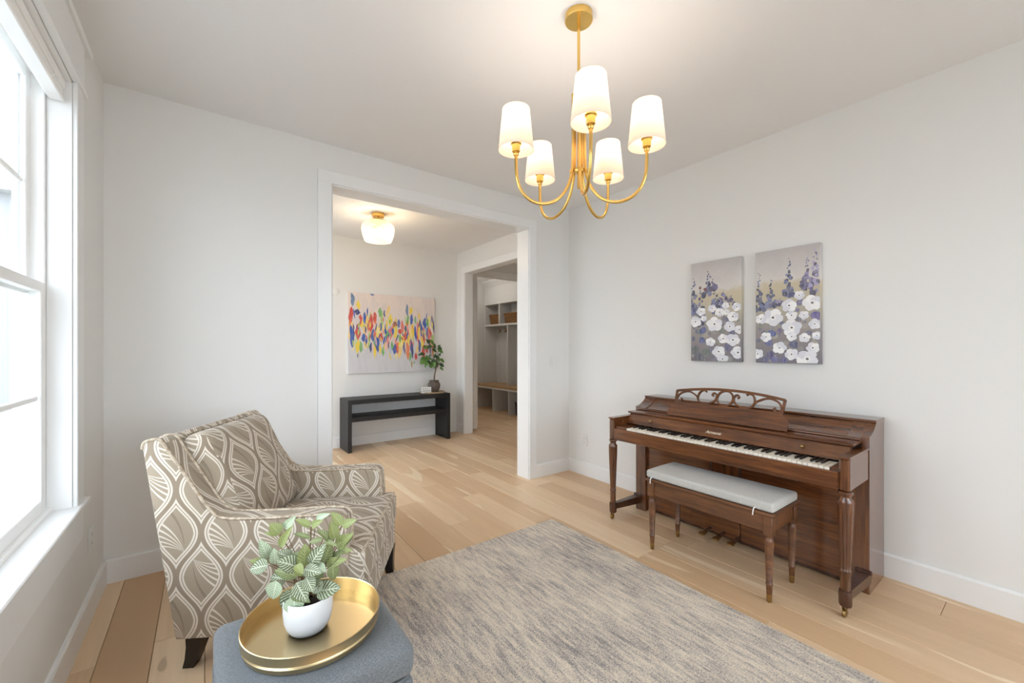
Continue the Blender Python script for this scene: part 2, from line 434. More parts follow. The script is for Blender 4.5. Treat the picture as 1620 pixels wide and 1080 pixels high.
struct('wall_entry_left', mb, 'wall', 'white entry wall with the glazed front door', 'wall')
mb = B(XL - .16, 3.482, YF, YF + .13, 0, ZC); mb.box(4.95, 5.6, YF, YF + .13, 0, ZC); mb.box(3.482, 4.95, YF, YF + .13, 2.467, ZC)
struct('wall_entry_back', mb, 'wall', 'white entry wall behind the black console table', 'wall')
mb = B(3.118, 3.245, 5.37, YF, 0, ZC); mb.box(3.118, 3.245, YBB, 5.37, 2.415, ZC)
struct('wall_entry_right', mb, 'wall', 'white entry wall and header leading to the mudroom', 'wall')
struct('wall_hall_right', B(5.6, 5.7, 3.1, 7.8, 0, ZC), 'wall', 'white outer wall of the passage', 'wall')
struct('wall_hall_near', B(XR + .156, 5.6, YB, YBB, 0, ZC), 'wall', 'white near wall of the passage', 'wall')
struct('wall_mudroom_back', B(3.2, 5.6, 7.64, 7.74, 0, ZC), 'locker', 'grey end wall of the mudroom', 'wall')
struct('wall_mudroom_left', B(3.2, 3.3, YF + .13, 7.64, 0, ZC), 'wall', 'white side wall of the mudroom', 'wall')
# baseboards: board with a thin eased cap
def baseboard(name, runs, label):
    mb = MB()
    for ax, fixed, sgn, a0, a1 in runs:
        prof = [(0, 0), (sgn * .016, 0), (sgn * .016, .122), (sgn * .010, .131), (0, .131)]
        if ax == 'y': mb.prism([(fixed + p, z) for p, z in prof], 1, a0, a1)
        else: mb.prism([(fixed + p, z) for p, z in prof], 0, a0, a1)
    struct(name, mb, 'trim', label, 'baseboard')
baseboard('baseboard_left', [('y', XL, 1, -2.16, YB)], 'white baseboard below the window wall')
baseboard('baseboard_back', [('x', YB, -1, XL, OX0 - .09), ('x', YB, -1, OX1 + .082, XR)], 'white baseboard along the wall with the opening')
baseboard('baseboard_right', [('y', XR, -1, -2.16, YB)], 'white baseboard behind the piano')
baseboard('baseboard_entry', [('x', YF, -1, XL, 3.118), ('y', 3.118, -1, 5.4505, YF)], 'white baseboard behind the black console')
# cased opening between the room and the entry
def cased(name, label, parts):
    t = thing(name, (0, 0, 0), label, 'trim', kind='structure')
    for n, b, c in parts: B(*b, c=c).build(n, 'trim', t)
cased('trim_1', 'white flat casing around the wide opening to the entry', [
    ('side_casing', (OX0 - .089, OX0 + .004, YB - .018, YB, 0, OZ), .003), ('side_casing', (OX1 - .004, OX1 + .082, YB - .018, YB, 0, OZ), .003),
    ('head_casing', (OX0 - .089, OX1 + .082, YB - .0185, YB, OZ - .004, 2.551), .003),
    ('jamb', (OX0 - .002, OX0 + .012, YB - .004, YBB + .01, 0, OZ), .002), ('jamb', (OX1 - .012, OX1 + .002, YB - .004, YBB + .01, 0, OZ), .002),
    ('head_jamb', (OX0, OX1, YB - .004, YBB + .01, OZ - .014, OZ + .002), .002)])
cased('trim_2', 'white casing of the opening from the entry to the passage', [
    ('side_casing', (3.102, 3.118, 5.29 + .08, 5.45, .0, 2.50), .003), ('head_casing', (3.100, 3.118, YBB + .02, 5.45, 2.405, 2.50), .003),
    ('jamb', (3.112, 3.252, 5.358, 5.372, 0, 2.41), .002), ('head_jamb', (3.112, 3.252, YBB + .02, 5.37, 2.403, 2.417), .002)])
cased('trim_3', 'white casing of the mudroom doorway', [
    ('side_casing', (3.400, 3.486, YF - .018, YF, 0, 2.463), .003), ('head_casing', (3.400, 5.03, YF - .0185, YF, 2.462, 2.548), .003),
    ('jamb', (3.480, 3.494, YF - .004, YF + .135, 0, 2.463), .002), ('head_jamb', (3.482, 4.95, YF - .004, YF + .135, 2.452, 2.466), .002)])

def sash_window(parent, y0, y1):
    """one double-hung unit in the left wall"""
    zm = 1.528
    for n, x0, x1, z0, z1 in (('upper_sash', -.592, -.556, zm - .03, wz1 - .02), ('lower_sash', -.552, -.516, wz0 + .012, zm + .022)):
        f = .046; mb = B(x0, x1, y0, y0 + f, z0, z1, c=.003); mb.box(x0, x1, y1 - f, y1, z0, z1, c=.003)
        mb.box(x0, x1, y0 + f, y1 - f, z0, z0 + f * (1.25 if n == 'lower_sash' else .8), c=.003); mb.box(x0, x1, y0 + f, y1 - f, z1 - f * .85, z1, c=.003)
        s = mb.build(n, 'vinyl', parent)
        B((x0 + x1) / 2 - .003, (x0 + x1) / 2 + .003, y0 + f, y1 - f, z0 + f * .8, z1 - f * .8).build('pane', 'glass', s)
        zc = (z0 + z1) / 2 + .0; g = MB().box(x0 + .012, x1 - .010, y0 + f, y1 - f, zc - .011, zc + .011, c=.004)
        g.box(x0 + .011, x1 - .011, (y0 + y1) / 2 - .011, (y0 + y1) / 2 + .011, z0 + f * .8, z1 - f * .8, c=.004); g.build('muntin', 'vinyl', s)
win = thing('window_1', (XL, 1.47, 0), 'tall white double-hung window with deep sill in the left wall', 'window', kind='structure')
mb = MB()
for y0, y1 in ((wy0, wy0 + .022), (wy1 - .004, wy1 + .0)): mb.box(XL - .07, XL + .002, y0, y1, wz0, wz1)
mb.box(XL - .07, XL + .002, wy0, wy1, wz1 - .01, wz1)
mb.build('jamb', 'trim', win)
mb = MB()
mb.box(-.605, -.518, wy1 - .024, wy1 - .002, wz0, wz1, c=.003); mb.box(-.605, -.518, wy0, wy0 + .024, wz0, wz1, c=.003); mb.box(-.605, -.518, 1.42, 1.52, wz0, wz1, c=.003)
mb.box(-.605, -.500, wy0, wy1, wz0 - .002, wz0 + .02, c=.003); mb.box(-.605, -.518, wy0, wy1, wz1 - .022, wz1, c=.003)
mb.build('window_frame', 'vinyl', win)
sash_window(win, 1.521, wy1 - .026); sash_window(win, wy0 + .026, 1.419)
B(XL, XL + .018, wy1 + .002, wy1 + .112, wz0 - .01, wz1, c=.003).build('side_casing', 'trim', win)
B(XL, XL + .018, wy0 - .112, wy0 - .002, wz0 - .01, wz1, c=.003).build('side_casing', 'trim', win)
B(XL, XL + .02, wy0 - .115, wy1 + .115, wz1 + .018, 2.61, c=.003).build('head_casing', 'trim', win)
B(XL, XL + .028, wy0 - .14, wy1 + .14, wz1, wz1 + .018, c=.004).build('head_fillet', 'trim', win)
B(XL, XL + .034, wy0 - .2, wy1 + .2, 2.61, 2.635, c=.004).build('head_cap', 'trim', win)
B(XL - .1, XL + .034, wy0 - .15, wy1 + .152, wz0 - .022, wz0 + .004, c=.004).build('window_sill', 'trim', win)
B(XL, XL + .017, wy0 - .11, wy1 + .112, wz0 - .165, wz0 - .022, c=.003).build('apron', 'trim', win)
# cellular shade drawn up under the window head
sh = thing('window_shade', (-.49, 2.0, 2.32), 'white cellular shade drawn up at the top of the window', 'shade')
B(-.512, -.462, 1.53, wy1 - .008, 2.352, 2.388, c=.004).build('head_rail', 'vinyl', sh)
mb = MB()
for k in range(4): mb.box(-.508, -.468, 1.532, wy1 - .011, 2.352 - .008 * (k + 1), 2.352 - .008 * k - .0008, c=.003)
mb.build('folded_cells', 'vinyl', sh)
B(-.511, -.464, 1.531, wy1 - .01, 2.300, 2.319, c=.004).build('bottom_rail', 'vinyl', sh)
MB().tube(crom([(-.462, 2.27, 2.31), (-.455, 2.29, 2.33), (-.452, 2.33, 2.335), (-.452, 2.34, 2.325), (-.455, 2.315, 2.32), (-.457, 2.30, 2.312)], 5), .0016, 5).build('pull_cord', 'vinyl', sh)
# street window behind the viewpoint and glazed front door, unseen, widened for more daylight
def fixed_glazing(name, label, cat, ax, p0, p1, a0, a1, z0, z1, n):
    t = thing(name, ((a0 + a1) / 2, p0, z0) if ax == 'x' else (p0, (a0 + a1) / 2, z0), label, cat, kind='structure')
    bx = (lambda a, b, p, q, z, w, **k: B(a, b, p, q, z, w, **k)) if ax == 'x' else (lambda a, b, p, q, z, w, **k: B(p, q, a, b, z, w, **k))
    f = .06
    for i in range(n + 1):
        a = a0 + (a1 - a0) * i / n; bx(max(a0, a - f / 2), min(a1, a + f / 2), p0, p1, z0, z1, c=.003).build('stile', 'vinyl', t)
    bx(a0, a1, p0, p1, z0, z0 + f, c=.003).build('rail', 'vinyl', t); bx(a0, a1, p0, p1, z1 - f, z1, c=.003).build('rail', 'vinyl', t)
    pm = (p0 + p1) / 2
    for i in range(n): bx(a0 + (a1 - a0) * i / n + f / 2, a0 + (a1 - a0) * (i + 1) / n - f / 2, pm - .003, pm + .003, z0 + f, z1 - f).build('pane', 'glass', t)
fixed_glazing('window_2', 'unseen white street window behind the viewpoint, widened to light the room', 'window', 'x', -2.28, -2.22, -.25, 2.9, .4, 2.5, 3)
fixed_glazing('door_1', 'white glazed front door with sidelights', 'door', 'y', -.57, -.51, 3.42, 5.5, 0, 2.5, 3)

# wall plates
def plate(name, ax, fixed, sgn, a, z, w, h, label, cat, kind):
    base = (fixed, a, z) if ax == 'y' else (a, fixed, z)
    t = thing(name, base, label, cat)
    def bx(a0, a1, d0, d1, z0, z1, c): return B(fixed + sgn * d0, fixed + sgn * d1, a0, a1, z0, z1, c=c) if ax == 'y' else B(a0, a1, fixed + sgn * d0, fixed + sgn * d1, z0, z1, c=c)
    bx(a - w / 2, a + w / 2, .0004, .007, z - h / 2, z + h / 2, .003).build('cover_plate', 'plate', t)
    if kind == 'outlet':
        for dz in (-.021, .021):
            r = bx(a - .017, a + .017, .0065, .0095, z + dz - .014, z + dz + .014, .003).build('receptacle', 'plate', t)
            mb = MB()
            for da in (-.006, .006):
                q = bx(a + da - .0012, a + da + .0012, .009, .0098, z + dz - .005, z + dz + .005, 0); mb.add(q.v, q.f)
            mb.build('slot', 'slot', r)
    else:
        for da in (-.023, .023): bx(a + da - .016, a + da + .016, .0065, .0105, z - .033, z + .033, .002).build('rocker', 'plate', t)
plate('wall_outlet', 'y', XR, -1, 2.905, .354, .07, .115, 'white outlet low on the wall between corner and piano', 'outlet', 'outlet')
plate('wall_outlet', 'y', XL, 1, 2.80, .37, .07, .115, 'white outlet beneath the window end, near the armchair', 'outlet', 'outlet')
plate('light_switch', 'x', YB, -1, 2.881, 1.147, .118, .115, 'white double rocker switch right of the opening', 'switch', 'switch')
t = thing('door_chime', (1.35, YF, 2.02), 'small round white disc high on the entry wall', 'chime')
mb = MB().lathe([(.0, 0), (.045, 0), (.045, .003), (.042, .005), (0, .005)], 28); mb.v = [(1.35 + x, YF - .0005 - z, 2.02 + y) for x, y, z in mb.v]; mb.build('cover', 'wall', t, 40)

# ------------------------------------------------------------------ armchair (built facing +x, then turned)
AR = math.radians(-31)
ac = thing('armchair', (.401, 2.220, 0), 'taupe armchair with cream ogee leaf pattern beside the window', 'armchair', AR)
def uvc(n, co):
    a = [abs(n.x), abs(n.y), abs(n.z)]
    if a[1] >= a[0] and a[1] >= a[2]: return (co.x + .03, co.z + .045)
    if a[0] >= a[2]: return (co.y + .055, co.z + .02)
    return (co.y + .055, co.x * .9 + .40)
side = [(-.356, .14), (-.40, .40), (-.448, .70), (-.478, .893), (-.475, .914), (-.458, .926), (-.424, .932), (-.402, .915), (-.377, .872), (-.327, .796), (-.285, .728), (-.246, .668), (-.214, .630), (-.178, .612), (-.09, .606), (.07, .607), (.20, .611), (.262, .606), (.283, .592), (.290, .56), (.296, .40), (.300, .14)]
def arm_mesh(y0, y1):
    """side panel: outer edge softened by an inset ring"""
    cx_, cz_ = -.09, .42; rings = []; e = .010
    for y, ins in ((y0, e), (y0 + e * .3, e * .3), (y0 + e, 0), (y1 - e, 0), (y1 - e * .3, e * .3), (y1, e)):
        ring = []
        for i, (x, z) in enumerate(side):
            a, b = Vector(side[i - 1]), Vector(side[(i + 1) % len(side)]); t = (b - a).normalized(); nrm = Vector((-t.y, t.x))
            if nrm.dot(Vector((x - cx_, z - cz_))) < 0 and i not in range(7, 16): nrm = -nrm
            if i in range(7, 16) and nrm.y < 0: nrm = -nrm
            ring.append((x - nrm.x * ins, y, z - nrm.y * ins))
        rings.append(ring)
    n = len(side); vs_ = [p for r in rings for p in r]
    fs = [tuple(range(n)), tuple(range(len(vs_) - 1, len(vs_) - n - 1, -1))]
    for k in range(len(rings) - 1): fs += [(k * n + i, k * n + (i + 1) % n, (k + 1) * n + (i + 1) % n, (k + 1) * n + i) for i in range(n)]
    return MB().add(vs_, fs)
for y0, y1, yo in ((-.370, -.278, -.366), (.275, .367, .363)):
    a = arm_mesh(y0, y1).build('arm', 'ogee', ac, 50, True, uvc)
    for yy in (y0 + .004, y1 - .004):
        pts = [(x, yy, z) for x, z in side[3:21]]
        MB().tube(crom(pts, 3), .0062, 6).build('welt', 'welt', a, 60, True)
# back frame and its rear panel
bk = [(-.354, .145), (-.474, .893), (-.472, .914), (-.458, .926), (-.435, .930), (-.418, .918), (-.385, .80), (-.30, .46), (-.24, .20), (-.24, .145)]
MB().prism(bk, 1, -.2775, .2745).build('back', 'ogee', ac, 30, True, uvc)
def cush_uv(n, co):
    e = (co.x + .24) * (1 if n.y > 0 else -1) if abs(n.y) > .6 else 0
    return (co.y + .012 - e, (co.z - co.x * .35) * 1.0 + .10)
def bwarp(o):
    f = 1 - (o.y / .30) ** 2; g = 1 - (o.z / .24) ** 2
    o = Vector((o.x + (.050 * max(0, f) * max(0, g) if o.x > 0 else 0), o.y * (1 - .02 * (o.z / .24)), o.z))
    return o
bc = MB().rbox((0, 0, 0), (.060, .274, .252), .045, 5, bwarp)
R_ = Matrix.Translation((-.283, -.002, .690)) @ Matrix.Rotation(math.radians(-20.5), 4, 'Y')
bc.v = [tuple(R_ @ Vector(p)) for p in bc.v]
bco = bc.build('back_cushion', 'ogee', ac, 80, True, cush_uv)
# seat: T cushion over a deck, front rail below
def swarp(o):
    f = max(0, 1 - (o.x / .33) ** 2) * max(0, 1 - (o.y / .37) ** 2)
    return Vector((o.x, o.y, o.z + (.026 * f if o.z > 0 else 0)))
mb = MB().rbox((.055, -.002, .372), (.30, .2725, .083), .035, 5, swarp)
st = mb.build('seat_cushion', 'ogee', ac, 80, True, uvc)
MB().rbox((.312, -.002, .372), (.058, .362, .083), .036, 5).build('cushion_nose', 'ogee', st, 80, True, uvc)
MB().tube(crom([(.352, -.352, .446), (.356, -.2, .449), (.357, 0, .450), (.356, .2, .449), (.352, .35, .446)], 4), .0055, 6).build('welt', 'welt', st, 60, True)
B(-.24, .30, -.276, .273, .145, .288, c=.01).build('deck', 'ogee', ac, None, True, uvc)
MB().rbox((.322, -.002, .217), (.036, .366, .079), .022, 4).build('front_rail', 'ogee', ac, 80, True, uvc)
def leg(x, y, dx, dy, top=.034, bot=.021, h=.15):
    mb = MB(); vs_ = []
    for z, o, r in ((h, 0, top), (h * .6, .25, (top + bot) / 2), (h * .25, .62, bot * 1.1), (0, 1, bot)):
        vs_ += [(x + dx * o - r, y + dy * o - r, z), (x + dx * o + r, y + dy * o - r, z), (x + dx * o + r, y + dy * o + r, z), (x + dx * o - r, y + dy * o + r, z)]
    fs = [(0, 1, 2, 3), (15, 14, 13, 12)] + [(4 * k + i, 4 * k + (i + 1) % 4, 4 * k + 4 + (i + 1) % 4, 4 * k + 4 + i) for k in range(3) for i in range(4)]
    return mb.add(vs_, fs)
for x, y, dx, dy in ((-.30, -.315, -.035, .004), (-.30, .312, -.035, -.004), (.322, -.312, .012, 0), (.325, .325, .010, 0)):
    leg(x, y, dx, dy).build('leg', 'black_leg', ac, 40, True)

# ------------------------------------------------------------------ ottoman, tray, potted plant
ot = thing('ottoman', (.25, 1.32, 0), 'blue-grey upholstered storage ottoman in front of the armchair', 'ottoman')
MB().rbox((.25, 1.32, .405), (.232, .222, .047), .030, 4, lambda o: Vector((o.x, o.y, o.z + (.006 * max(0, 1 - (o.x / .24) ** 2) * max(0, 1 - (o.y / .23) ** 2) if o.z > 0 else 0)))).build('lid', 'ottoman', ot, 80)
MB().rbox((.25, 1.32, .196), (.229, .219, .160), .022, 3).build('box_body', 'ottoman', ot, 80)
mb = MB()
for z, e in ((.442, -.0125), (.363, .0005)):
    pts = []
    for k in range(64):
        t = 2 * PI * k / 64; c_, s_ = math.cos(t), math.sin(t); pts.append((.25 + (.232 + e) * math.copysign(abs(c_) ** .22, c_), 1.32 + (.222 + e) * math.copysign(abs(s_) ** .22, s_), z))
    mb.tube(pts, .0022, 5, True)
mb.build('seam', 'ottoman', ot, 60)
for dx in (-.19, .19):
    for dy in (-.18, .18): MB().lathe([(.014, 0), (.02, .012), (.022, .037)], 12, (.25 + dx, 1.32 + dy, 0)).build('foot', 'black_leg', ot, 50)
TC = (.258, 1.332, .4595)
tr_ = thing('serving_tray', TC, 'round brushed-gold serving tray on the ottoman', 'tray')
MB().lathe([(0, 0), (.176, 0), (.180, .003), (.180, .006), (0, .006)], 64, TC).build('base', 'tray', tr_, 40)
pr = [(.180, .000), (.1835, .014), (.182, .016), (.1845, .018), (.183, .0205), (.1852, .023), (.1855, .044), (.1865, .0465), (.1845, .048), (.1825, .046), (.1818, .023), (.1792, .004)]
MB().shell(pr, 72, TC).build('rim', 'tray', tr_, 40)
PC = Vector((.243, 1.330, .466))
pl = thing('potted_plant', PC, 'leafy nerve plant with pale veins in a white pot', 'plant')
MB().shell([(.0, .001), (.042, 0), (.05, .004), (.058, .016), (.064, .035), (.0665, .06), (.067, .1), (.0655, .102), (.063, .1), (.062, .05), (.045, .012), (0, .010)], 40, PC).build('pot', 'ceramic', pl, 50)
MB().lathe([(0, 0), (.0615, 0), (.055, .006), (.02, .009), (0, .009)], 24, PC + Vector((0, 0, .084))).build('soil', 'soil', pl, 60)
def leaf_mesh(name, mat, round_=1.0, cup=.18, droop=.25, n=9, w=4, wav=0.0):
    vs_, fs, uvs = [], [], []
    for i in range(n + 1):
        t = i / n; hw = .5 * (math.sin(PI * t ** (.8 * round_)) ** .75) * (1 - .18 * t)
        for j in range(w + 1):
            q = j / w * 2 - 1
            vs_.append((t, q * hw, cup * abs(q) ** 1.5 * hw - droop * t * t + wav * math.sin(9 * t + 2 * q))); uvs.append((t, j / w))
    for i in range(n):
        for j in range(w): a = i * (w + 1) + j; fs.append((a, a + 1, a + w + 2, a + w + 1))
    me = bpy.data.meshes.new(name); me.from_pydata(vs_, [], fs); ul = me.uv_layers.new(name='UVMap')
    for p in me.polygons:
        for li in p.loop_indices: ul.data[li].uv = uvs[me.loops[li].vertex_index]
    me.polygons.foreach_set('use_smooth', [True] * len(me.polygons)); me.materials.append(M[mat].m); return me
LM = {k: leaf_mesh('leaf_' + k, 'leaf_' + k) for k in 'abcd'}
def place_leaf(me, base, tip, width, nrm, parent, name='leaf'):
    x = tip - base; L = x.length; x = x / L; n = (nrm - x * nrm.dot(x)).normalized(); y = n.cross(x)
    m_ = Matrix((( x.x * L, y.x * width, n.x * L, base.x), (x.y * L, y.y * width, n.y * L, base.y), (x.z * L, y.z * width, n.z * L, base.z), (0, 0, 0, 1)))
    o = bpy.data.objects.new(name, me); COL.objects.link(o); o.parent = parent; o.matrix_local = W[parent].inverted() @ m_; return o
leaves = [  # base, tip, width in the close view, nearness, kind
    (240, 505, 70, 535, 112, .02, 'a'), (312, 640, 262, 818, 115, .03, 'b'), (405, 625, 255, 600, 125, .01, 'a'), (450, 700, 372, 945, 130, .035, 'a'), (455, 770, 470, 942, 135, .05, 'b'),
    (478, 655, 560, 805, 118, .06, 'a'), (650, 600, 545, 690, 110, .055, 'a'), (705, 640, 598, 745, 100, .05, 'a'), (650, 735, 832, 690, 128, .045, 'a'), (450, 745, 575, 800, 80, .04, 'd'),
    (545, 545, 672, 555, 95, .05, 'a'), (640, 505, 722, 548, 75, .035, 'b'), (545, 520, 560, 350, 110, .02, 'c'), (600, 505, 695, 345, 100, .03, 'a'), (500, 525, 325, 455, 130, .03, 'a'),
    (440, 450, 330, 390, 90, .01, 'a'), (495, 600, 290, 535, 90, .02, 'd'), (475, 505, 530, 560, 62, .06, 'c'), (715, 480, 765, 325, 92, .0, 'd'), (755, 500, 835, 390, 85, -.01, 'd'),
    (790, 500, 800, 645, 82, .02, 'd'), (735, 505, 885, 450, 70, .01, 'c'), (240, 445, 185, 310, 82, -.01, 'b'), (300, 495, 290, 375, 70, .01, 'b'), (245, 485, 85, 462, 55, -.005, 'c'),
    (340, 240, 265, 150, 95, -.01, 'c'), (330, 238, 210, 228, 40, -.015, 'c'), (375, 195, 455, 98, 60, -.03, 'b'), (345, 355, 402, 200, 62, .0, 'c'), (602, 175, 480, 105, 52, -.02, 'c'),
    (610, 175, 675, 128, 55, -.02, 'c'), (605, 275, 455, 225, 36, -.01, 'd'), (650, 120, 730, 68, 50, -.05, 'b'), (868, 165, 790, 55, 72, -.03, 'c'), (872, 172, 972, 118, 62, -.03, 'c'),
    (805, 285, 790, 145, 80, -.02, 'c'), (780, 305, 682, 198, 60, -.01, 'd'), (815, 340, 932, 265, 100, -.02, 'c'), (705, 285, 580, 305, 42, .0, 'd'), (830, 385, 940, 375, 52, -.01, 'c'),
    (720, 305, 810, 322, 40, .0, 'd'), (860, 325, 935, 245, 60, -.02, 'c'), (515, 600, 500, 500, 70, .04, 'c'), (700, 560, 640, 620, 70, .03, 'd'), (560, 610, 620, 720, 100, .062, 'a'), (430, 420, 500, 470, 90, .0, 'd')]
top = PC + Vector((0, 0, .09)); pd = (PC - Vector((0, 0, 0))).dot(FW); stems = MB(); rl = random.Random(5)
for i, (bx_, by_, tx, ty, wd, near, kd) in enumerate(leaves):
    d0 = pd - near * 1.1 + .005; d1 = d0 - .018 + rl.uniform(-.012, .012)
    b_ = at_depth(380 + bx_ / 5.4, 800 + by_ / 5.4, d0); t_ = at_depth(380 + tx / 5.4, 800 + ty / 5.4, d1)
    nrm = (Vector((0, 0, CAMH)) - b_).normalized() + Vector((rl.uniform(-.25, .25), rl.uniform(-.25, .25), .35))
    place_leaf(LM[kd], b_, t_, wd / 5.4 / FPX * d0 * 1.3, nrm, pl)
    mid = top.lerp(b_, .5) + Vector((0, 0, .018))
    stems.tube(crom([top + Vector((rl.uniform(-.02, .02), rl.uniform(-.02, .02), -.005)), mid, b_], 5), .0013, 5)
stems.build('stem', 'stem', pl, 60)

# ------------------------------------------------------------------ rug
rg = thing('area_rug', (1.34, .97, 0), 'beige and grey heathered area rug on the oak floor', 'rug')
B(.602, 2.078, -.648, 2.288, .0005, .0125, c=.004).build('pile', 'rug', rg)

# ------------------------------------------------------------------ spinet piano against the right wall
PY0, PY1 = .606, 2.058
pn = thing('upright_piano', (2.78, 1.332, 0), 'brown mahogany spinet piano with scrolled music desk against the wall', 'piano')
endp = [(2.78, .0), (3.068, .0), (3.068, .884), (2.905, .884), (2.893, .872), (2.868, .852), (2.836, .836), (2.806, .828), (2.778, .822), (2.778, .79)]
for y0, y1 in ((PY0, PY0 + .032), (PY1 - .032, PY1)): MB().prism(endp, 1, y0, y1).build('end_panel', 'wood_v', pn, 30)
B(2.895, 3.07, PY0 - .004, PY1 + .004, .884, .898, c=.004).build('lid', 'wood_h', pn)
# upper panel: curved board with end stiles
curve = [(2.772, .812), (2.806, .822), (2.836, .832), (2.868, .848), (2.893, .866), (2.905, .882)]
MB().prism(curve + [(3.0, .882), (3.0, .80), (2.772, .80)], 1, PY0 + .032, PY1 - .032).build('upper_panel', 'wood_h', pn, 40)
for y0, y1 in ((PY0 + .032, PY0 + .095), (PY1 - .095, PY1 - .032)):
    MB().prism([(x - .004, z + .004) for x, z in curve] + [(2.94, .884), (2.94, .80), (2.768, .80)], 1, y0, y1).build('panel_stile', 'wood_v', pn, 40)
B(2.635, 2.80, PY0 + .03, PY1 - .03, .786, .800, c=.004).build('music_shelf', 'wood_h', pn)
B(2.762, 2.79, PY0 + .035, PY1 - .035, .800, .814, c=.004).build('shelf_bead', 'wood_h', pn)
# sloping fallboard with two knobs and the maker's lettering
fb = MB().prism([(2.612, .712), (2.622, .708), (2.69, .786), (2.655, .786), (2.648, .784)], 1, PY0 + .046, PY1 - .046).build('fallboard', 'wood_h', pn, 30)
fdir = Vector((2.650 - 2.612, 0, .785 - .712)).normalized(); fn = Vector((-fdir.z, 0, fdir.x))
for y in (1.816, .857):
    c0 = Vector((2.612, y, .712)) + fdir * .038
    lm = MB().lathe([(.006, 0), (.004, .006), (.0085, .009), (.0105, .014), (.0085, .019), (.004, .0215), (0, .022)], 16)
    q = fn.to_track_quat('Z', 'Y').to_matrix().to_4x4(); q.translation = c0
    lm.v = [tuple(q @ Vector(p)) for p in lm.v]; lm.build('knob', 'brass', fb, 50)
tc = bpy.data.curves.new('lettering', 'FONT'); tc.body = 'Acrosonic'; tc.size = .026; tc.shear = .45; tc.extrude = .0003; tc.align_x = 'CENTER'; tc.space_character = .92; tc.offset = .0002; tc.resolution_u = 3
to = bpy.data.objects.new('lettering', tc); COL.objects.link(to)
dg = bpy.context.evaluated_depsgraph_get(); me = bpy.data.meshes.new_from_object(to.evaluated_get(dg)); COL.objects.unlink(to); bpy.data.objects.remove(to)
ex = Vector((0, -1, 0)); Mx = Matrix(((ex.x, fdir.x, fn.x, 0), (ex.y, fdir.y, fn.y, 0), (ex.z, fdir.z, fn.z, 0), (0, 0, 0, 1)))
Mx.translation = Vector((2.612, 1.352, .712)) + fdir * .026 + fn * .0006
me.materials.clear(); lo = link('lettering', me, 'letter', fb, W[pn].inverted() @ Mx); lo['label'] = 'pale script maker name on the fallboard'
# key bed, slip, cheeks, arms
B(2.475, 2.79, PY0 + .03, PY1 - .03, .600, .672, c=.003).build('key_bed', 'wood_h', pn)
B(2.452, 2.474, PY0 + .045, PY1 - .045, .602, .688, c=.004).build('key_slip', 'wood_h', pn)
for y0, y1 in ((PY0 + .045, .6895), (1.9145, PY1 - .045)): B(2.474, 2.62, y0, y1, .672, .705, c=.003).build('key_block', 'wood_h', pn)
for y0, y1 in ((PY0, PY0 + .044), (PY1 - .044, PY1)):
    a = B(2.475, 2.779, y0 + .003, y1 - .003, .602, .757, c=.004).build('arm', 'wood_h', pn)
    B(2.448, 2.492, y0, y1, .600, .757, c=.009).build('corner_post', 'wood_v', a); B(2.443, 2.779, y0 - .003, y1 + .003, .757, .767, c=.004).build('arm_cap', 'wood_h', a)
KW = 1.222 / 52; kx0, kx1 = 2.470, 2.616
wk = MB().box(kx0, kx1, -KW / 2 + .0011, KW / 2 - .0011, .672, .7005, c=.0015).mesh('white_key'); wk.materials.append(M['ivory'].m)
bkm = MB(); bkm.add([(kx0 + .050, -.0055, .700), (kx0 + .050, .0055, .700), (kx1, .0055, .700), (kx1, -.0055, .700), (kx0 + .056, -.0045, .7115), (kx0 + .056, .0045, .7115), (kx1, .0045, .7115), (kx1, -.0045, .7115)], [(0, 1, 2, 3), (7, 6, 5, 4), (0, 4, 5, 1), (1, 5, 6, 2), (2, 6, 7, 3), (3, 7, 4, 0)])
bkm = bkm.mesh('black_key'); bkm.materials.append(M['ebony'].m)
off = Matrix.Translation((-2.78, -1.332, 0))
for i in range(52):
    y = 1.913 - (i + .5) * KW
    o = link('white_key', wk, None, pn); o.location = (-2.78, y - 1.332, 0)
    if (i + 5) % 7 in (0, 1, 3, 4, 5) and i < 51: o = link('black_key', bkm, None, pn); o.location = (-2.78, y - KW / 2 - 1.332, 0)
# lower case
B(2.806, 2.83, PY0 + .03, PY1 - .03, .03, .60).build('lower_panel', 'wood_h', pn)
for y0, y1 in ((PY0 + .001, PY0 + .088), (PY1 - .088, PY1 - .001)): B(2.778, 2.807, y0, y1, .0, .60, c=.003).build('front_stile', 'wood_v', pn)
B(2.800, 2.8065, 1.262, 1.272, .03, .60).build('panel_joint', 'wood_dark', pn); B(2.800, 2.8065, 1.45, 1.46, .16, .60).build('panel_joint', 'wood_dark', pn)
B(2.798, 2.8062, 1.272, 1.45, .165, .60, c=.002).build('center_panel', 'wood_v', pn); B(2.79, 2.806, 1.265, 1.60, .03, .155, c=.004).build('pedal_board', 'wood_h', pn)
B(2.81, 3.06, PY0 + .04, PY1 - .04, .012, .03).build('bottom_board', 'wood_dark', pn)
for y in (1.455, 1.36, 1.267):
    mb = MB().tube([(2.79, y, .052), (2.73, y, .05)], .008, 8); p = mb.build('pedal_arm', 'wood_dark', pn, 50)
    mb = MB(); prof = [(2.735, .010), (2.715, .013), (2.69, .020), (2.672, .022), (2.660, .016), (2.656, 0)]
    poly = [(x, y + w) for x, w in prof] + [(x, y - w) for x, w in prof[::-1][1:]]
    mb.prism(poly, 2, .038, .047); mb.build('pedal', 'brass', pn, 40)
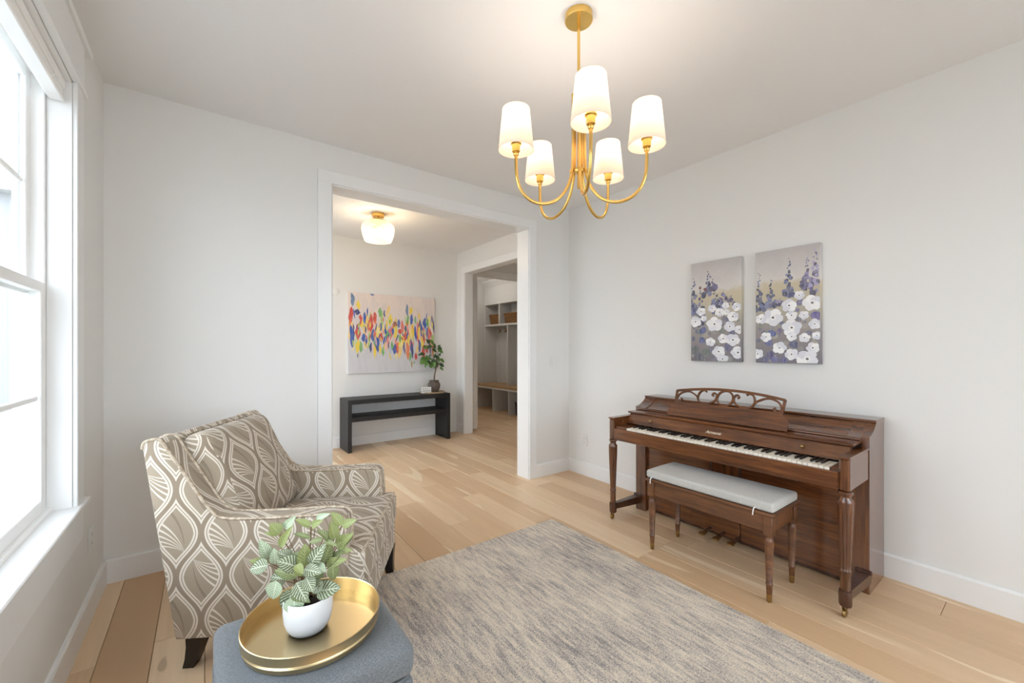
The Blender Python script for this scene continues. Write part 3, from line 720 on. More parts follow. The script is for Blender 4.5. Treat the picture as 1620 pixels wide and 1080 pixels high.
def fluted(cx_, cy_, z0, z1, rt, rb, nfl=10):
    def rf(t, z):
        f = (z - z0) / (z1 - z0)
        return 1 + (.17 * (abs(math.cos(t * nfl / 2)) ** 1.0 - .7) if .10 < f < .86 else 0)
    L = z1 - z0; pf = [(rt * .92, z1), (rt * .95, z1 - .012), (rt * .72, z1 - .018), (rt * .66, z1 - .030), (rt * .98, z1 - .042), (rt * 1.02, z1 - .055)]
    for k in range(13): f = k / 12; pf.append((rt + (rb - rt) * f, z1 - .062 - (L - .062 - .10) * f))
    pf += [(rb * 1.12, z0 + .097), (rb * 1.12, z0 + .088), (rb, z0 + .082), (rb * 1.05, z0 + .02), (rb * 1.0, z0)]
    return MB().lathe(pf[::-1], 40, (cx_, cy_, 0), rf)
for yc, s_ in ((PY0 + .022, 1), (PY1 - .022, -1)):
    fluted(2.470, yc, .125, .601, .0315, .0195).build('leg', 'wood_v', pn, 50)
    toe = MB().add([(2.475, yc - .014, .075), (2.475, yc + .014, .075), (2.790, yc + .026, .055), (2.790, yc - .026, .055), (2.475, yc - .014, .118), (2.475, yc + .014, .118), (2.790, yc + .030, .112), (2.790, yc - .030, .112)], [(0, 1, 2, 3), (7, 6, 5, 4), (0, 4, 5, 1), (1, 5, 6, 2), (2, 6, 7, 3), (3, 7, 4, 0)]).build('toe_block', 'wood_dark', pn)
    MB().lathe([(.023, .050), (.0265, .058), (.0275, .115), (.025, .126), (.019, .128)], 20, (2.470, yc, 0)).build('leg_socket', 'wood_dark', pn, 40)
    B(2.765, 2.782, yc - .035, yc + .035, .105, .128, c=.004).build('toe_cleat', 'wood_dark', pn)
    cs = MB().tube([(2.470, yc, .055), (2.466, yc - .002, .035)], .008, 8).build('caster', 'brass', pn, 50)
    wm = MB().lathe([(.004, -.007), (.0165, -.007), (.018, -.004), (.018, .004), (.0165, .007), (.004, .007)], 20); wm.v = [(2.458 + x, yc + z, .0185 + y) for x, y, z in wm.v]; wm.build('wheel', 'brass', cs, 40)
    mb = MB()
    for e in (-.0095, .0075): mb.box(2.452, 2.472, yc + e, yc + e + .002, .014, .044)
    mb.build('fork', 'brass', cs)
# music desk with cut-out scrolls
DB, DT = Vector((2.715, 0, .801)), Vector((2.790, 0, .990)); dd = (DT - DB).normalized(); dn = Vector((dd.z, 0, -dd.x)) * -1
YC = 1.345
def desk(u, h, d=0): p = DB + dd * h + dn * d; return Vector((p.x, YC - u, p.z))
dk = None
def slab(poly, t0, t1):
    n = len(poly); vs_ = [desk(u, h, t0) for u, h in poly] + [desk(u, h, t1) for u, h in poly]
    return MB().add(vs_, [tuple(range(n)), tuple(range(2 * n - 1, n - 1, -1))] + [(i, (i + 1) % n, n + (i + 1) % n, n + i) for i in range(n)])
dk = slab([(-.385, 0), (.385, 0), (.385, .058), (.378, .066), (.350, .092), (.348, .108), (-.348, .108), (-.350, .092), (-.378, .066), (-.385, .058)], 0, .012).build('music_desk', 'wood_h', pn)
def ribbon(pts, w, t0=0, t1=.0115, closed=False):
    P = [Vector((a, b)) for a, b in pts]; n = len(P); L, R2 = [], []
    for i, p in enumerate(P):
        a = P[i - 1] if (i or closed) else p; b = P[(i + 1) % n] if (i < n - 1 or closed) else p
        t = (b - a).normalized(); q = Vector((-t.y, t.x)); ww = (w(i / (n - 1)) if callable(w) else w) / 2
        L.append(p + q * ww); R2.append(p - q * ww)
    vs_ = []
    for s in range(n): vs_ += [desk(*L[s], t0), desk(*R2[s], t0), desk(*R2[s], t1), desk(*L[s], t1)]
    fs = []
    for s in range(n if closed else n - 1):
        o, q = 4 * s, 4 * ((s + 1) % n)
        for k in range(4): fs.append((o + k, o + (k + 1) % 4, q + (k + 1) % 4, q + k))
    if not closed: fs += [(0, 1, 2, 3), (4 * n - 1, 4 * n - 2, 4 * n - 3, 4 * n - 4)]
    return MB().add(vs_, fs)
arch = [(-.352 + .704 * k / 24, .186 + .034 * (1 - ((k - 12) / 12) ** 2)) for k in range(25)]
ribbon(arch, .015).build('top_rail', 'wood_h', dk)
for s_ in (-1, 1): slab([(s_ * .338, .10), (s_ * .352, .10), (s_ * .358, .188), (s_ * .342, .188)], 0, .0115).build('upright', 'wood_h', dk)
def cv(x, y): return ((x - 750) * .000603, (235 + (x - 130) * .138 - y) * .00061 + .104)
ringp = [(.052 * math.cos(2 * PI * k / 28), .161 + .052 * math.sin(2 * PI * k / 28)) for k in range(28)]
ribbon(ringp, .0125, closed=True).build('scroll_ring', 'wood_h', dk)
S1 = [(452, 222), (430, 190), (400, 165), (335, 128), (275, 124), (218, 145), (188, 190), (192, 228), (215, 247), (243, 240), (254, 216), (238, 205)]
S2 = [(534, 142), (512, 120), (472, 126), (446, 165), (446, 218), (476, 258), (532, 280), (592, 276), (640, 250), (656, 207), (646, 172), (620, 160), (604, 180), (622, 194)]
for mir in (1, -1):
    for S in (S1, S2):
        pts = [cv(*p) for p in S]; pts = [(a * mir, b) for a, b in pts]
        pc = [(q.x, q.y) for q in crom([Vector((a, b)) for a, b in pts], 4)]
        ribbon(pc, .0115).build('scroll', 'wood_h', dk)

# ------------------------------------------------------------------ piano bench and its pad
bn = thing('piano_bench', (2.44, 1.235, 0), 'dark wood piano bench with turned legs in front of the piano', 'bench')
B(2.268, 2.618, .862, 1.612, .437, .455, c=.005).build('seat_board', 'wood_bench', bn)
for x0 in (2.288, 2.580): B(x0, x0 + .018, .90, 1.575, .350, .437, c=.002).build('long_apron', 'wood_bench', bn)
for y0 in (.883, 1.572): B(2.30, 2.59, y0, y0 + .018, .350, .437, c=.002).build('end_apron', 'wood_bench', bn)
for x in (2.298, 2.588):
    for y in (.895, 1.578):
        lg = MB().box(x - .021, x + .021, y - .021, y + .021, .338, .437, c=.002)
        lg.lathe([(.0125, .035), (.0145, .06), (.0158, .085), (.0172, .087), (.0172, .093), (.0152, .096), (.0225, .298), (.0225, .306), (.0195, .318), (.0165, .322), (.0165, .330), (.0185, .338)], 8, (x, y, 0))
        l_ = lg.build('leg', 'wood_bench', bn, 40)
        MB().lathe([(.0105, 0), (.0115, .002), (.0135, .036), (.0135, .040), (.0, .040)], 16, (x, y, 0)).build('ferrule', 'brass', l_, 40)
pad = thing('bench_pad', (2.44, 1.236, .455), 'pale grey felt pad tied onto the piano bench', 'cushion')
MB().rbox((2.438, 1.240, .4805), (.160, .372, .0245), .015, 4, lambda o: Vector((o.x, o.y, o.z + (.004 * max(0, 1 - (o.x / .17) ** 2) if o.z > 0 else 0)))).build('pad', 'cushion', pad, 80)
for y in (.955, 1.565): MB().tube(crom([(2.282, y, .468), (2.262, y, .462), (2.2605, y + .003, .440), (2.266, y + .006, .428)], 4), .0028, 6).build('tie', 'vinyl', pad, 60)

# ------------------------------------------------------------------ console table and what stands on it
cn = thing('console_table', (2.09, 5.40, 0), 'black waterfall console table with a shelf in the entry', 'table')
c0, c1, d0, d1 = 1.392, 2.792, 5.213, 5.592
B(c0, c1, d0, d1, .592, .648, c=.002).build('table_top', 'console', cn)
for x0, x1 in ((c0, c0 + .048), (c1 - .048, c1)): B(x0, x1, d0, d1, .0, .592, c=.002).build('side_panel', 'console', cn)
B(c0 + .048, c1 - .048, d0 + .02, d1 - .004, .372, .428, c=.002).build('shelf', 'console', cn)
ty_ = thing('round_tray', (2.60, 5.402, .648), 'round pale woven tray under the fig tree pot', 'tray')
MB().lathe([(0, 0), (.168, 0), (.176, .005), (.178, .014), (.170, .016), (.166, .009), (0, .009)], 48, (2.60, 5.402, .6482)).build('disc', 'wicker_pale', ty_, 40)
mb = MB()
for k in range(36): a = 2 * PI * k / 36; mb.tube([(2.60 + .174 * math.cos(a + .06 * q), 5.402 + .174 * math.sin(a + .06 * q), .6605 + .004 * math.sin(q * PI / 2)) for q in range(4)], .005, 5)
mb.build('braided_rim', 'wicker_pale', ty_, 60)
FC = Vector((2.645, 5.43, .6575))
fg = thing('fig_tree', FC, 'small fig tree in a brown stoneware jar on the console', 'plant')
MB().shell([(0, 0), (.055, 0), (.062, .004), (.080, .045), (.088, .085), (.086, .118), (.072, .138), (.066, .146), (.070, .158), (.071, .164), (.065, .164), (.060, .148), (.07, .12), (.07, .03), (0, .012)], 36, FC).build('jar', 'stoneware', fg, 50)
MB().lathe([(0, 0), (.062, 0), (.05, .004), (0, .006)], 20, FC + Vector((0, 0, .140))).build('soil', 'soil', fg, 60)
fd = FC.dot(FW)
def fp(x, y, d=0):
    r_ = ray(650 + x / 9.81, 530 + y / 9.81); return Vector((0, 0, CAMH)) + r_ * ((5.415 + d * .8) / r_.y)
tk = MB(); trunk = [FC + Vector((0, 0, .14)), fp(365, 650), fp(372, 590), fp(385, 540), fp(380, 515)]
tk.tube(crom(trunk, 5), [.012 - .00018 * k for k in range(21)], 8)
for p in ((300, 430), (235, 350), (330, 170), (400, 350), (430, 200), (470, 420)): tk.tube(crom([fp(382, 530), fp(382 + (p[0] - 382) * .4, 520 + (p[1] - 520) * .35), fp(*p)], 5), .0045, 6)
tk.build('trunk', 'bark', fg, 60)
FA, FB_ = leaf_mesh('fig_leaf', 'fig_a', .8, .25, .2, 7, 4, .03), leaf_mesh('fig_leaf_dark', 'fig_b', .8, .25, .2, 7, 4, .03)
rf_ = random.Random(11)
for i, (x, y) in enumerate([(325, 90), (268, 85), (220, 172), (290, 182), (240, 192), (370, 160), (440, 158), (430, 228), (470, 250), (450, 292), (372, 238), (375, 305), (410, 332), (250, 330), (190, 350), (180, 400), (165, 292), (240, 390), (282, 370), (240, 462), (320, 450), (355, 410), (360, 462), (430, 392), (442, 372), (490, 395), (430, 440), (485, 466), (480, 520), (310, 482), (206, 420), (270, 422), (395, 470), (340, 130), (300, 310), (230, 360), (455, 200), (400, 420)]):
    cx_, cy_ = (330, 390) if y > 260 else (350, 200)
    a = math.atan2(y - cy_, x - cx_) + rf_.uniform(-.8, .8); L = rf_.uniform(34, 48); dz = rf_.uniform(-.09, .09)
    b_ = fp(x - math.cos(a) * L, y - math.sin(a) * L, dz); t_ = fp(x + math.cos(a) * L, y + math.sin(a) * L * .8 + 8, dz - .03)
    nrm = Vector((-.4, -.6, 0)) + Vector((rf_.uniform(-.5, .5), rf_.uniform(-.5, .5), .6))
    dark = (y < 340 and x > 340 and rf_.random() < .75) or rf_.random() < .2 or (x, y) in ((220, 172), (290, 182))
    place_leaf(FB_ if dark else FA, b_, t_, (t_ - b_).length * rf_.uniform(.6, .78), nrm, fg)
sg = thing('sign_block', (2.475, 5.325, .6575), 'small white wooden sign block leaning on the jar', 'sign')
B(2.405, 2.545, 5.310, 5.335, .6578, .742, c=.003).build('block', 'plate', sg)
mb = MB(); rs = random.Random(2)
for zc, xs in ((.718, (2.425, 2.455, 2.485)), (.690, (2.42, 2.44, 2.46, 2.48, 2.50, 2.52))):
    for x in xs: mb.tube(crom([(x - .007, 5.3094, zc - .004), (x - .003, 5.3094, zc + rs.uniform(.004, .010)), (x + .003, 5.3094, zc - .006), (x + .008, 5.3094, zc + .003)], 4), .0012, 5)
mb.build('script', 'slot', sg)['label'] = 'two lines of dark handwriting'

# ------------------------------------------------------------------ paintings
RED, BLU, YEL, GRN, ORA, PNK, NAV, SLT, LGR, PUR = (206, 62, 48), (38, 82, 168), (236, 206, 62), (112, 172, 96), (226, 122, 72), (222, 116, 108), (48, 62, 118), (96, 126, 160), (168, 190, 110), (112, 96, 132)
ab = thing('abstract_painting', (2.107, YF, 1.485), 'wide canvas of red blue and yellow brushstrokes above the console', 'painting')
ax0, ax1, az0, az1 = 1.490, 2.727, .951, 2.022
B(ax0, ax1, YF - .032, YF - .001, az0, az1, c=.002).build('canvas', 'canvas_a', ab)
def stroke(mb, cx_, cz_, hl, hw, tilt, col, depth, to3, n=7, bend=0):
    pts = []
    for side_ in (1, -1):
        rng = range(n + 1) if side_ == 1 else range(n - 1, 0, -1)
        for k in rng:
            t = k / n * 2 - 1; w = hw * (1 - abs(t) ** 1.7) ** .85 * (1 + .22 * math.sin(5 * t + cx_ * 40 + side_)) + .0008
            x = side_ * w + bend * (t * t - .4); z = t * hl
            pts.append((cx_ + x * math.cos(tilt) + z * math.sin(tilt), cz_ - x * math.sin(tilt) + z * math.cos(tilt)))
    m_ = len(pts); vs_ = [to3(*p, depth) for p in pts] + [to3(*p, 0) for p in pts]
    mb.add(vs_, [tuple(range(m_))] + [(i, (i + 1) % m_, m_ + (i + 1) % m_, m_ + i) for i in range(m_)], col)
mb = MB(); ra = random.Random(21)
def abp(x, y):
    u = (x - 70) / 980; yt = 90 + 65 * u; yb_ = 1003 - 28 * u; v = (y - yt) / (yb_ - yt); u2 = u * (1 + .12 * (1 - u)) if 0 <= u <= 1 else u
    return ax0 + u2 * (ax1 - ax0), az1 - v * (az1 - az0)
def a3(x, z, d): return (min(max(x, ax0 + .003), ax1 - .003), YF - .0322 - d, min(max(z, az0 + .003), az1 - .003))
pale = [(238, 222, 140), (232, 190, 176), (190, 206, 160), (226, 208, 196), (236, 200, 120), (176, 190, 208)]
lay = 0
def nextd():
    global lay
    lay += 1; return .0004 + .000012 * lay
for k in range(70):
    x, z = abp(ra.uniform(85, 1035), ra.gauss(560, 120)); stroke(mb, x, z, ra.uniform(.06, .13), ra.uniform(.012, .03), ra.uniform(-.25, .25), ra.choice(pale), nextd(), a3)
ST = [(97, 255, 440, 45, RED), (105, 455, 715, 46, BLU), (160, 445, 630, 50, RED), (165, 180, 290, 36, YEL), (110, 100, 250, 40, SLT), (155, 280, 350, 55, NAV), (182, 340, 400, 24, RED), (195, 400, 490, 40, YEL), (225, 310, 450, 30, BLU), (252, 260, 360, 14, BLU), (285, 330, 545, 46, RED), (325, 310, 440, 38, RED), (380, 260, 370, 40, GRN), (400, 310, 480, 28, LGR), (425, 290, 370, 16, NAV), (385, 430, 530, 30, BLU), (215, 550, 650, 40, BLU), (160, 620, 780, 45, YEL), (188, 640, 770, 32, GRN), (240, 600, 690, 24, BLU), (305, 500, 650, 38, BLU), (355, 540, 770, 28, BLU), (285, 650, 770, 24, NAV), (325, 650, 830, 28, YEL), (390, 540, 650, 44, RED), (410, 700, 810, 25, GRN), (380, 660, 790, 24, YEL), (440, 440, 580, 28, BLU), (425, 580, 690, 24, BLU), (468, 510, 730, 20, NAV), (490, 330, 470, 45, YEL), (495, 470, 630, 38, PNK), (520, 470, 570, 24, BLU), (540, 415, 485, 50, (150, 70, 60)), (550, 460, 610, 30, YEL), (540, 670, 790, 48, BLU), (572, 640, 780, 25, ORA), (508, 640, 740, 24, GRN), (585, 390, 490, 30, (84, 92, 168)), (600, 500, 560, 46, RED), (600, 560, 660, 30, GRN), (625, 400, 560, 32, PNK), (635, 560, 690, 28, YEL), (660, 530, 640, 34, RED), (650, 640, 790, 26, PUR), (682, 400, 470, 28, RED), (692, 340, 450, 24, GRN), (682, 220, 350, 28, SLT), (730, 250, 340, 38, YEL), (738, 330, 470, 30, BLU), (665, 450, 540, 24, NAV), (690, 500, 640, 25, BLU), (755, 440, 630, 34, YEL), (788, 350, 450, 18, GRN), (788, 460, 640, 25, BLU), (815, 420, 620, 28, PNK), (832, 400, 640, 22, YEL), (865, 430, 600, 30, BLU), (910, 375, 500, 40, BLU), (840, 620, 770, 28, BLU), (730, 620, 750, 30, BLU), (690, 650, 850, 40, ORA), (750, 680, 840, 24, NAV), (792, 770, 855, 28, RED), (720, 760, 870, 24, GRN), (742, 860, 940, 16, (170, 140, 60)), (950, 380, 480, 28, GRN), (945, 480, 600, 30, BLU), (970, 470, 690, 34, PNK), (895, 540, 680, 28, ORA), (895, 660, 890, 34, RED), (940, 680, 780, 30, RED), (1030, 370, 560, 18, NAV), (1025, 560, 650, 32, LGR), (995, 470, 600, 24, RED), (985, 640, 790, 26, PUR), (1030, 650, 820, 30, ORA), (870, 580, 720, 22, YEL), (298, 100, 130, 40, (120, 130, 168)), (160, 770, 830, 14, (120, 126, 136)), (450, 400, 520, 20, YEL), (345, 470, 600, 20, YEL), (270, 560, 660, 22, LGR), (700, 560, 680, 24, YEL), (460, 560, 680, 20, PNK)]
for (x, yt, yb_, w, cl) in ST:
    xa, za = abp(x, yt); xb, zb = abp(x, yb_); stroke(mb, (xa + xb) / 2, (za + zb) / 2, abs(za - zb) / 2 * 1.04, w / 980 * (ax1 - ax0) * .52, ra.uniform(-.1, .1), cl, nextd(), a3, bend=ra.uniform(-.012, .012))
for k in range(90):
    x, z = abp(ra.uniform(85, 1035), ra.gauss(560, 95)); stroke(mb, x, z, ra.uniform(.02, .075), ra.uniform(.004, .011), ra.uniform(-.3, .3), ra.choice([RED, BLU, YEL, GRN, ORA, PNK, NAV, LGR, YEL, (240, 226, 214)]), nextd(), a3)
o = mb.build('brushstrokes', 'paint', ab); o['kind'] = 'stuff'
# two meadow canvases over the piano
def meadow(name, label, y0, y1, z0, z1, corners, whites, blues, darks):
    t = thing(name, (XR, (y0 + y1) / 2, (z0 + z1) / 2), label, 'painting', group='flower canvases above the piano')
    B(3.051, XR - .001, y0, y1, z0, z1, c=.002).build('canvas', 'canvas_b', t)
    (x0, t0, b0), (x1, t1, b1) = corners; mbp = MB(); rr = random.Random(len(whites) * 7)
    def mp(x, y):
        u = (x - x0) / (x1 - x0); tp = t0 + (t1 - t0) * u; bt = b0 + (b1 - b0) * u; v = (y - tp) / (bt - tp); u = u * (1 + .10 * (1 - u)); return y1 - u * (y1 - y0), z1 - v * (z1 - z0)
    def m3(yy, zz, d): return (3.0508 - d, min(max(yy, y0 + .002), y1 - .002), min(max(zz, z0 + .002), z1 - .002))
    sc = (y1 - y0) / (x1 - x0); L = [0]
    def nd(): L[0] += 1; return .0003 + .000006 * L[0]
    def blob(x, y, r, cl, sq=1, n=9, jag=.2):
        yy, zz = mp(x, y); pts = []
        for k in range(n): a = 2 * PI * k / n; q = r * sc * (1 + rr.uniform(-jag, jag)); pts.append((yy - math.cos(a) * q, zz + math.sin(a) * q * sq))
        d = nd(); vs_ = [m3(*p, d) for p in pts] + [m3(*p, 0) for p in pts]; mbp.add(vs_, [tuple(range(n))] + [(i, (i + 1) % n, n + (i + 1) % n, n + i) for i in range(n)], cl)
    for k in range(60): blob(rr.uniform(x0, x1), rr.uniform(b0 - 330, b0), rr.uniform(10, 26), rr.choice([(118, 116, 132), (140, 136, 138), (112, 120, 112), (156, 150, 142), (98, 98, 124), (132, 134, 124)]), 1)
    for (x, ya, yb_, cl) in blues:
        q = ya
        while q < yb_:
            f = (q - ya) / max(1, yb_ - ya); r = 5 + 17 * f
            for _ in range(1 + int(2.4 * f)): blob(x + rr.uniform(-1, 1) * (6 + 34 * f), q + rr.uniform(-8, 8), r * rr.uniform(.7, 1.15), rr.choice([cl, tuple(int(c * .75) for c in cl), tuple(min(255, int(c * 1.25)) for c in cl)]), 1.15, 7)
            q += 12 + 14 * f
    for (x, y, r, cl) in darks: blob(x, y, r, cl)
    for (x, y, r) in whites:
        a0 = rr.uniform(0, 6)
        for k in range(5):
            a = a0 + 2 * PI * k / 5; g = rr.choice([(232, 231, 234), (222, 222, 228), (240, 239, 240), (212, 213, 222)])
            blob(x + math.cos(a) * r * .52, y + math.sin(a) * r * .46, r * .56, g, .9, 10, .1)
        blob(x, y, r * .34, (238, 238, 238), .9, 8, .1); blob(x, y, r * .15, (70, 70, 78), .9, 7)
    o = mbp.build('painted_flowers', 'paint', t); o['kind'] = 'stuff'; return t
V1, V2, V3 = (92, 97, 128), (112, 108, 142), (134, 128, 156)
meadow('flower_painting', 'narrow canvas of white poppies with dark stalks at its left edge, nearer the corner', 1.370, 1.746, 1.190, 1.944, ((115, 235, 985), (503, 170, 990)),
       [(193, 603, 35), (278, 578, 32), (337, 608, 36), (383, 555, 28), (470, 565, 35), (390, 605, 25), (440, 640, 42), (150, 683, 45), (215, 658, 25), (298, 700, 60), (415, 718, 42), (365, 812, 40), (440, 820, 50), (265, 838, 36), (330, 913, 48), (480, 918, 52), (360, 970, 42), (490, 740, 34)],
       [(135, 350, 620, V1), (250, 300, 480, V1), (190, 440, 720, V1), (370, 440, 540, V2), (300, 460, 560, V1), (285, 360, 430, V2), (425, 480, 560, V2), (330, 500, 570, V1)],
       [(210, 750, 26, (72, 84, 140)), (200, 825, 26, (80, 90, 140)), (225, 430, 14, (120, 70, 72)), (185, 420, 12, (120, 80, 76)), (400, 880, 30, (92, 92, 124)), (150, 900, 36, (98, 104, 108)), (230, 920, 34, (104, 112, 108)), (180, 960, 40, (92, 94, 108)), (405, 660, 20, V1), (290, 610, 16, V1), (145, 590, 20, V1)])
meadow('flower_painting', 'narrow canvas of large white poppies and violet spires, nearer the viewer', .900, 1.274, 1.190, 1.944, ((612, 143, 990), (1118, 68, 1010)),
       [(955, 475, 40), (875, 553, 58), (1055, 535, 70), (750, 645, 78), (895, 630, 42), (990, 630, 38), (895, 725, 74), (1075, 700, 46), (655, 655, 45), (895, 795, 40), (995, 805, 42), (695, 795, 44), (800, 880, 54), (895, 932, 52), (1060, 885, 48), (1015, 970, 80), (630, 925, 45), (1090, 790, 36)],
       [(875, 190, 480, V1), (1015, 190, 430, V2), (1078, 120, 420, V3), (640, 310, 610, V1), (735, 350, 570, V1), (805, 500, 560, V2), (990, 330, 420, V2), (1060, 400, 470, V2)],
       [(740, 770, 34, (86, 96, 150)), (715, 840, 32, (88, 94, 146)), (910, 855, 34, (72, 78, 116)), (1090, 635, 40, (108, 98, 150)), (820, 690, 18, V1), (800, 750, 22, (116, 106, 142)), (730, 930, 34, (84, 80, 118)), (830, 980, 30, (92, 92, 140)), (690, 970, 32, (98, 98, 132)), (960, 530, 28, V2), (940, 590, 18, V2), (890, 470, 28, (70, 76, 118)), (760, 970, 30, (104, 104, 150))])

# ------------------------------------------------------------------ chandelier
CC = Vector((1.305, 1.264, 0))
ch = thing('chandelier', (CC.x, CC.y, ZC), 'brushed gold chandelier with five white drum shades on curved arms', 'chandelier')
MB().lathe([(0, 2.712), (.058, 2.712), (.060, 2.714), (.060, 2.7395), (0, 2.7395)], 48, CC).build('canopy', 'gold', ch, 40)
MB().lathe([(.0065, 1.985), (.0065, 2.712)], 16, CC).build('rod', 'gold', ch, 50)
MB().lathe([(.0, 2.052), (.021, 2.052), (.024, 2.056), (.024, 2.066), (.021, 2.070), (0, 2.070)], 20, CC).build('collar', 'gold', ch, 40)
RS, ZS = .283, 2.116
for k, ang in enumerate((158, 86, 14, -60, -127)):
    a = math.radians(ang); e = Vector((math.cos(a), math.sin(a), 0))
    def q(r, z): return CC + e * r + Vector((0, 0, z))
    path = [q(.026, 2.385), q(.026, 2.25), q(.027, 2.12), q(.034, 2.04), q(.058, 1.975), q(.102, 1.925), q(.160, 1.903), q(.215, 1.911), q(.257, 1.945), q(.278, 1.995), q(RS, 2.05), q(RS, 2.108)]
    arm = MB().tube(crom(path, 5), .0068, 10).build('arm', 'gold', ch, 60)
    mb = MB().lathe([(0, 2.378), (.0075, 2.380), (.0075, 2.392), (0, 2.394)], 12, q(.026, 0)); mb.build('arm_tip', 'gold', arm, 40)
    mb = MB().lathe([(.007, 2.05), (.007, 2.060), (0, 2.060)], 10, q(.036, 0)); mb.build('screw', 'gold', arm, 40)
    sk = MB().lathe([(.010, 2.094), (.012, 2.100), (.009, 2.106), (.0165, 2.110), (.0175, 2.138), (.023, 2.142), (.023, 2.147), (.014, 2.149), (.014, 2.165)], 20, q(RS, 0)).build('socket', 'gold', ch, 40)
    MB().lathe([(0, 2.165), (.012, 2.168), (.016, 2.180), (.026, 2.205), (.027, 2.222), (.018, 2.242), (0, 2.249)], 16, q(RS, 0)).build('bulb', 'bulb', sk, 60)
    z1 = ZS + .172
    s = MB().shell([(.0745, ZS), (.0565, z1), (.0555, z1), (.0735, ZS)], 48, q(RS, 0)).build('lamp_shade', 'shade', ch, 60)
    mb = MB().tube([q(RS, ZS + .001) + Vector((math.cos(t) * .0742, math.sin(t) * .0742, 0)) for t in [2 * PI * j / 40 for j in range(40)]], .0012, 5, True)
    mb.tube([q(RS, z1 - .001) + Vector((math.cos(t) * .0562, math.sin(t) * .0562, 0)) for t in [2 * PI * j / 40 for j in range(40)]], .0012, 5, True); mb.build('shade_trim', 'shade', s, 60)
    l = bpy.data.lights.new('bulb_light', 'POINT'); l.energy = 1.3; l.color = (1, .94, .88); l.shadow_soft_size = .03
    lo_ = bpy.data.objects.new('bulb_light', l); COL.objects.link(lo_); lo_.parent = ch; lo_.location = q(RS, 2.262) - Vector((CC.x, CC.y, ZC))

# ------------------------------------------------------------------ flush lamp in the entry
FL = Vector((1.497, 4.43, 0))
fl_ = thing('ceiling_lamp', (FL.x, FL.y, ZC), 'gold flush ceiling lamp with amber glass bowl in the entry', 'lamp')
MB().lathe([(0, 2.700), (.060, 2.700), (.064, 2.704), (.064, 2.7395), (0, 2.7395)], 36, FL).build('canopy', 'gold', fl_, 40)
MB().lathe([(.010, 2.61), (.010, 2.70)], 14, FL).build('stem', 'gold', fl_, 50)
MB().lathe([(0, 2.652), (.088, 2.652), (.090, 2.655), (.090, 2.663), (0, 2.663)], 36, FL).build('glass_holder', 'gold', fl_, 40)
pf = crom([Vector((.088, 2.652)), Vector((.120, 2.645)), Vector((.158, 2.617)), Vector((.172, 2.575)), Vector((.165, 2.52)), Vector((.142, 2.448)), Vector((.136, 2.440)), Vector((.120, 2.437))], 4)
pf = [(p.x, p.y) for p in pf]
MB().shell(pf + [(r - .003, z + .0015) for r, z in pf[::-1]], 48, FL).build('glass_bowl', 'amber', fl_, 60)
for s_ in (-1, 1):
    e = Vector((RT.x, RT.y, 0)) * s_; bb = FL + e * .035 + Vector((0, 0, 2.60))
    MB().tube([FL + Vector((0, 0, 2.615)), FL + e * .055 + Vector((0, 0, 2.585))], .011, 10).build('lamp_arm', 'gold', fl_, 50)
    mb = MB().lathe([(0, -.04), (.018, -.032), (.027, -.012), (.026, .008), (.015, .03), (.012, .045)], 14); Q = Matrix.Translation(FL + e * .088 + Vector((0, 0, 2.555))) @ Matrix.Rotation(s_ * .9, 4, FW)
    mb.v = [tuple(Q @ Vector(p)) for p in mb.v]; mb.build('bulb', 'bulb', fl_, 60)
    l = bpy.data.lights.new('bulb_light', 'POINT'); l.energy = 5.0; l.color = (.96, .98, 1.0); l.shadow_soft_size = .03
    lo_ = bpy.data.objects.new('bulb_light', l); COL.objects.link(lo_); lo_.parent = fl_; lo_.location = e * .088 + Vector((0, 0, 2.50 - ZC))

# ------------------------------------------------------------------ mudroom lockers
lk = thing('mudroom_locker', (4.95, 6.9, 0), 'grey built-in mudroom lockers with oak bench seat', 'cabinet')
XB, XU, XE = 4.65, 4.93, 5.24                      # bench front, upper front, back
ya, yb_ = 5.80, 7.636
B(XE, XE + .02, ya, yb_, 0, 2.735).build('back_panel', 'locker', lk)
for k in range(26):
    y = yb_ - .035 - k * .07
    if y > 6.2: B(XE - .006, XE, y - .031, y + .031, .60, 1.74, c=.003).build('bead_board', 'locker', lk)
B(XB + .03, XE, ya, yb_, .489, .526, c=.004).build('bench_seat', 'bench_oak', lk)
B(XB, XB + .03, ya, yb_, .489, .5265, c=.003).build('seat_edge', 'bench_oak', lk)
B(XB, XB + .02, ya, yb_, .455, .489, c=.002).build('bench_rail', 'locker', lk)
for y in (7.626, 6.905, 6.365, 5.83): B(XB, XE, y - .018, y + .0, 0, .489, c=.002).build('bench_divider', 'locker', lk)
B(XU, XE, ya, yb_, 1.752, 1.79, c=.003).build('hat_shelf', 'locker', lk)
for y in (7.634, 6.79, 5.95): B(XU, XE - .006, y - .03, y, .5265, 1.752, c=.002).build('locker_divider', 'locker', lk)
for y in (7.634, 7.085, 6.45, 5.95): B(XU, XE, y - .03, y, 1.79, 2.215, c=.002).build('cubby_divider', 'locker', lk)
B(XU, XU + .025, ya, yb_, 2.215, 2.72, c=.002).build('fascia', 'locker', lk)
B(XU + .025, XE, ya, yb_, 2.215, 2.235).build('cubby_top', 'locker', lk)
MB().prism([(XU, 2.60), (XU - .012, 2.60), (XU - .018, 2.625), (XU - .05, 2.665), (XU - .085, 2.70), (XU - .09, 2.737), (XU, 2.737)], 1, ya, yb_).build('crown_moulding', 'locker', lk, 30)
B(XE - .016, XE - .006, 6.2, 7.604, 1.60, 1.70, c=.002).build('hook_rail', 'locker', lk)
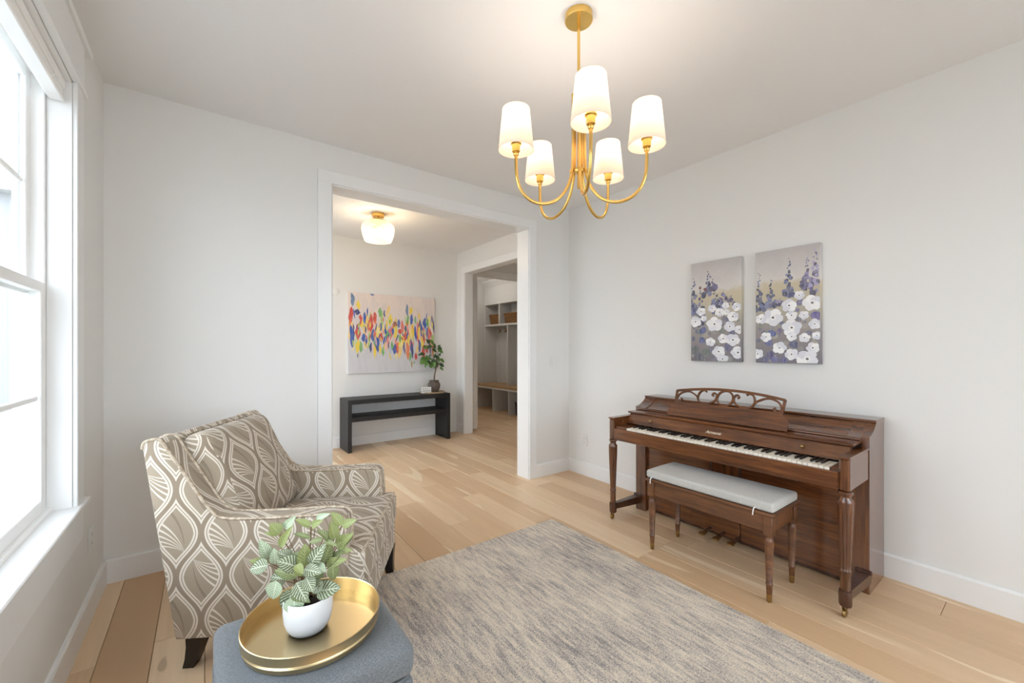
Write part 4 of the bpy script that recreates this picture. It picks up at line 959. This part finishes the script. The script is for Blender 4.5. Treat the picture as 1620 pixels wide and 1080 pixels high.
for y in (7.43, 7.205):
    mb = MB().tube(crom([(XE - .02, y, 1.66), (XE - .045, y, 1.648), (XE - .062, y, 1.63), (XE - .07, y, 1.65)], 4), .007, 7); mb.tube(crom([(XE - .02, y, 1.67), (XE - .055, y, 1.70), (XE - .08, y, 1.73)], 4), .006, 7)
    mb.box(XE - .024, XE - .016, y - .012, y + .012, 1.625, 1.695, c=.003); mb.build('coat_hook', 'copper', lk, 50)
def basket(y0, y1, z0, label):
    yc = (y0 + y1) / 2; t = thing('wicker_basket', (5.09, yc, z0), label, 'basket')
    mb = MB(); N = 9; hy = (y1 - y0) / 2
    for k in range(N):
        f = k / (N - 1); s = .86 + .14 * f; z = z0 + .012 + f * .19; pts = []
        for j in range(44):
            a = 2 * PI * j / 44; c_, s2 = math.cos(a), math.sin(a); w = .004 * math.sin(j * 3.5 + k * PI)
            pts.append((5.09 + (.115 * s + w) * math.copysign(abs(c_) ** .3, c_), yc + (hy * s + w) * math.copysign(abs(s2) ** .3, s2), z))
        mb.tube(pts, .0125, 6, True)
    mb.box(5.0, 5.18, yc - hy * .82, yc + hy * .82, z0 + .001, z0 + .012); mb.build('woven_wall', 'wicker', t, 60)
    pts = [(5.09 + .118 * math.copysign(abs(math.cos(a)) ** .3, math.cos(a)), yc + (hy + .004) * math.copysign(abs(math.sin(a)) ** .3, math.sin(a)), z0 + .207) for a in [2 * PI * j / 44 for j in range(44)]]
    MB().tube(pts, .014, 7, True).build('rim', 'wicker', t, 60)
basket(7.13, 7.52, 1.7905, 'brown wicker basket in the narrower cubby above the hooks')
basket(6.49, 6.98, 1.7905, 'brown wicker basket half hidden behind the door casing')
bx_ = thing('storage_bin', (4.9, 6.08, 0), 'dark bin under the bench at the casing edge', 'bin')
mb = MB().prism([(4.74, .001), (5.02, .001), (5.04, .24), (4.72, .24)], 1, 5.93, 6.235); mb.build('bin_body', 'black_leg', bx_); B(4.71, 5.05, 5.92, 6.245, .24, .255, c=.004).build('bin_rim', 'black_leg', bx_)
l = bpy.data.lights.new('mudroom_light', 'POINT'); l.energy = 12; l.color = (1, .93, .84); l.shadow_soft_size = .12
lo_ = bpy.data.objects.new('mudroom_light', l); COL.objects.link(lo_); lo_.location = (4.05, 6.9, 2.6)

# ------------------------------------------------------------------ outdoors
struct('ground', B(-40, 40, -40, 40, -.5, -.3), 'lawn', 'pale drive and ground outside the windows', 'ground')
hs = thing('exterior_house', (-10, 16, -.3), 'pale neighbouring house seen through the left window', 'house')
B(-20, -1.5, 16, 22, -.3, 5.2).build('siding', 'siding', hs)
for k in range(46): B(-20 + k * .4, -19.94 + k * .4, 15.97, 16, -.3, 5.2).build('batten', 'siding', hs)
MB().prism([(15.6, 5.2), (22.4, 5.2), (22.4, 5.4), (19, 7.2), (15.6, 5.4)], 0, -20.4, -1.1).build('roof', 'lawn', hs)
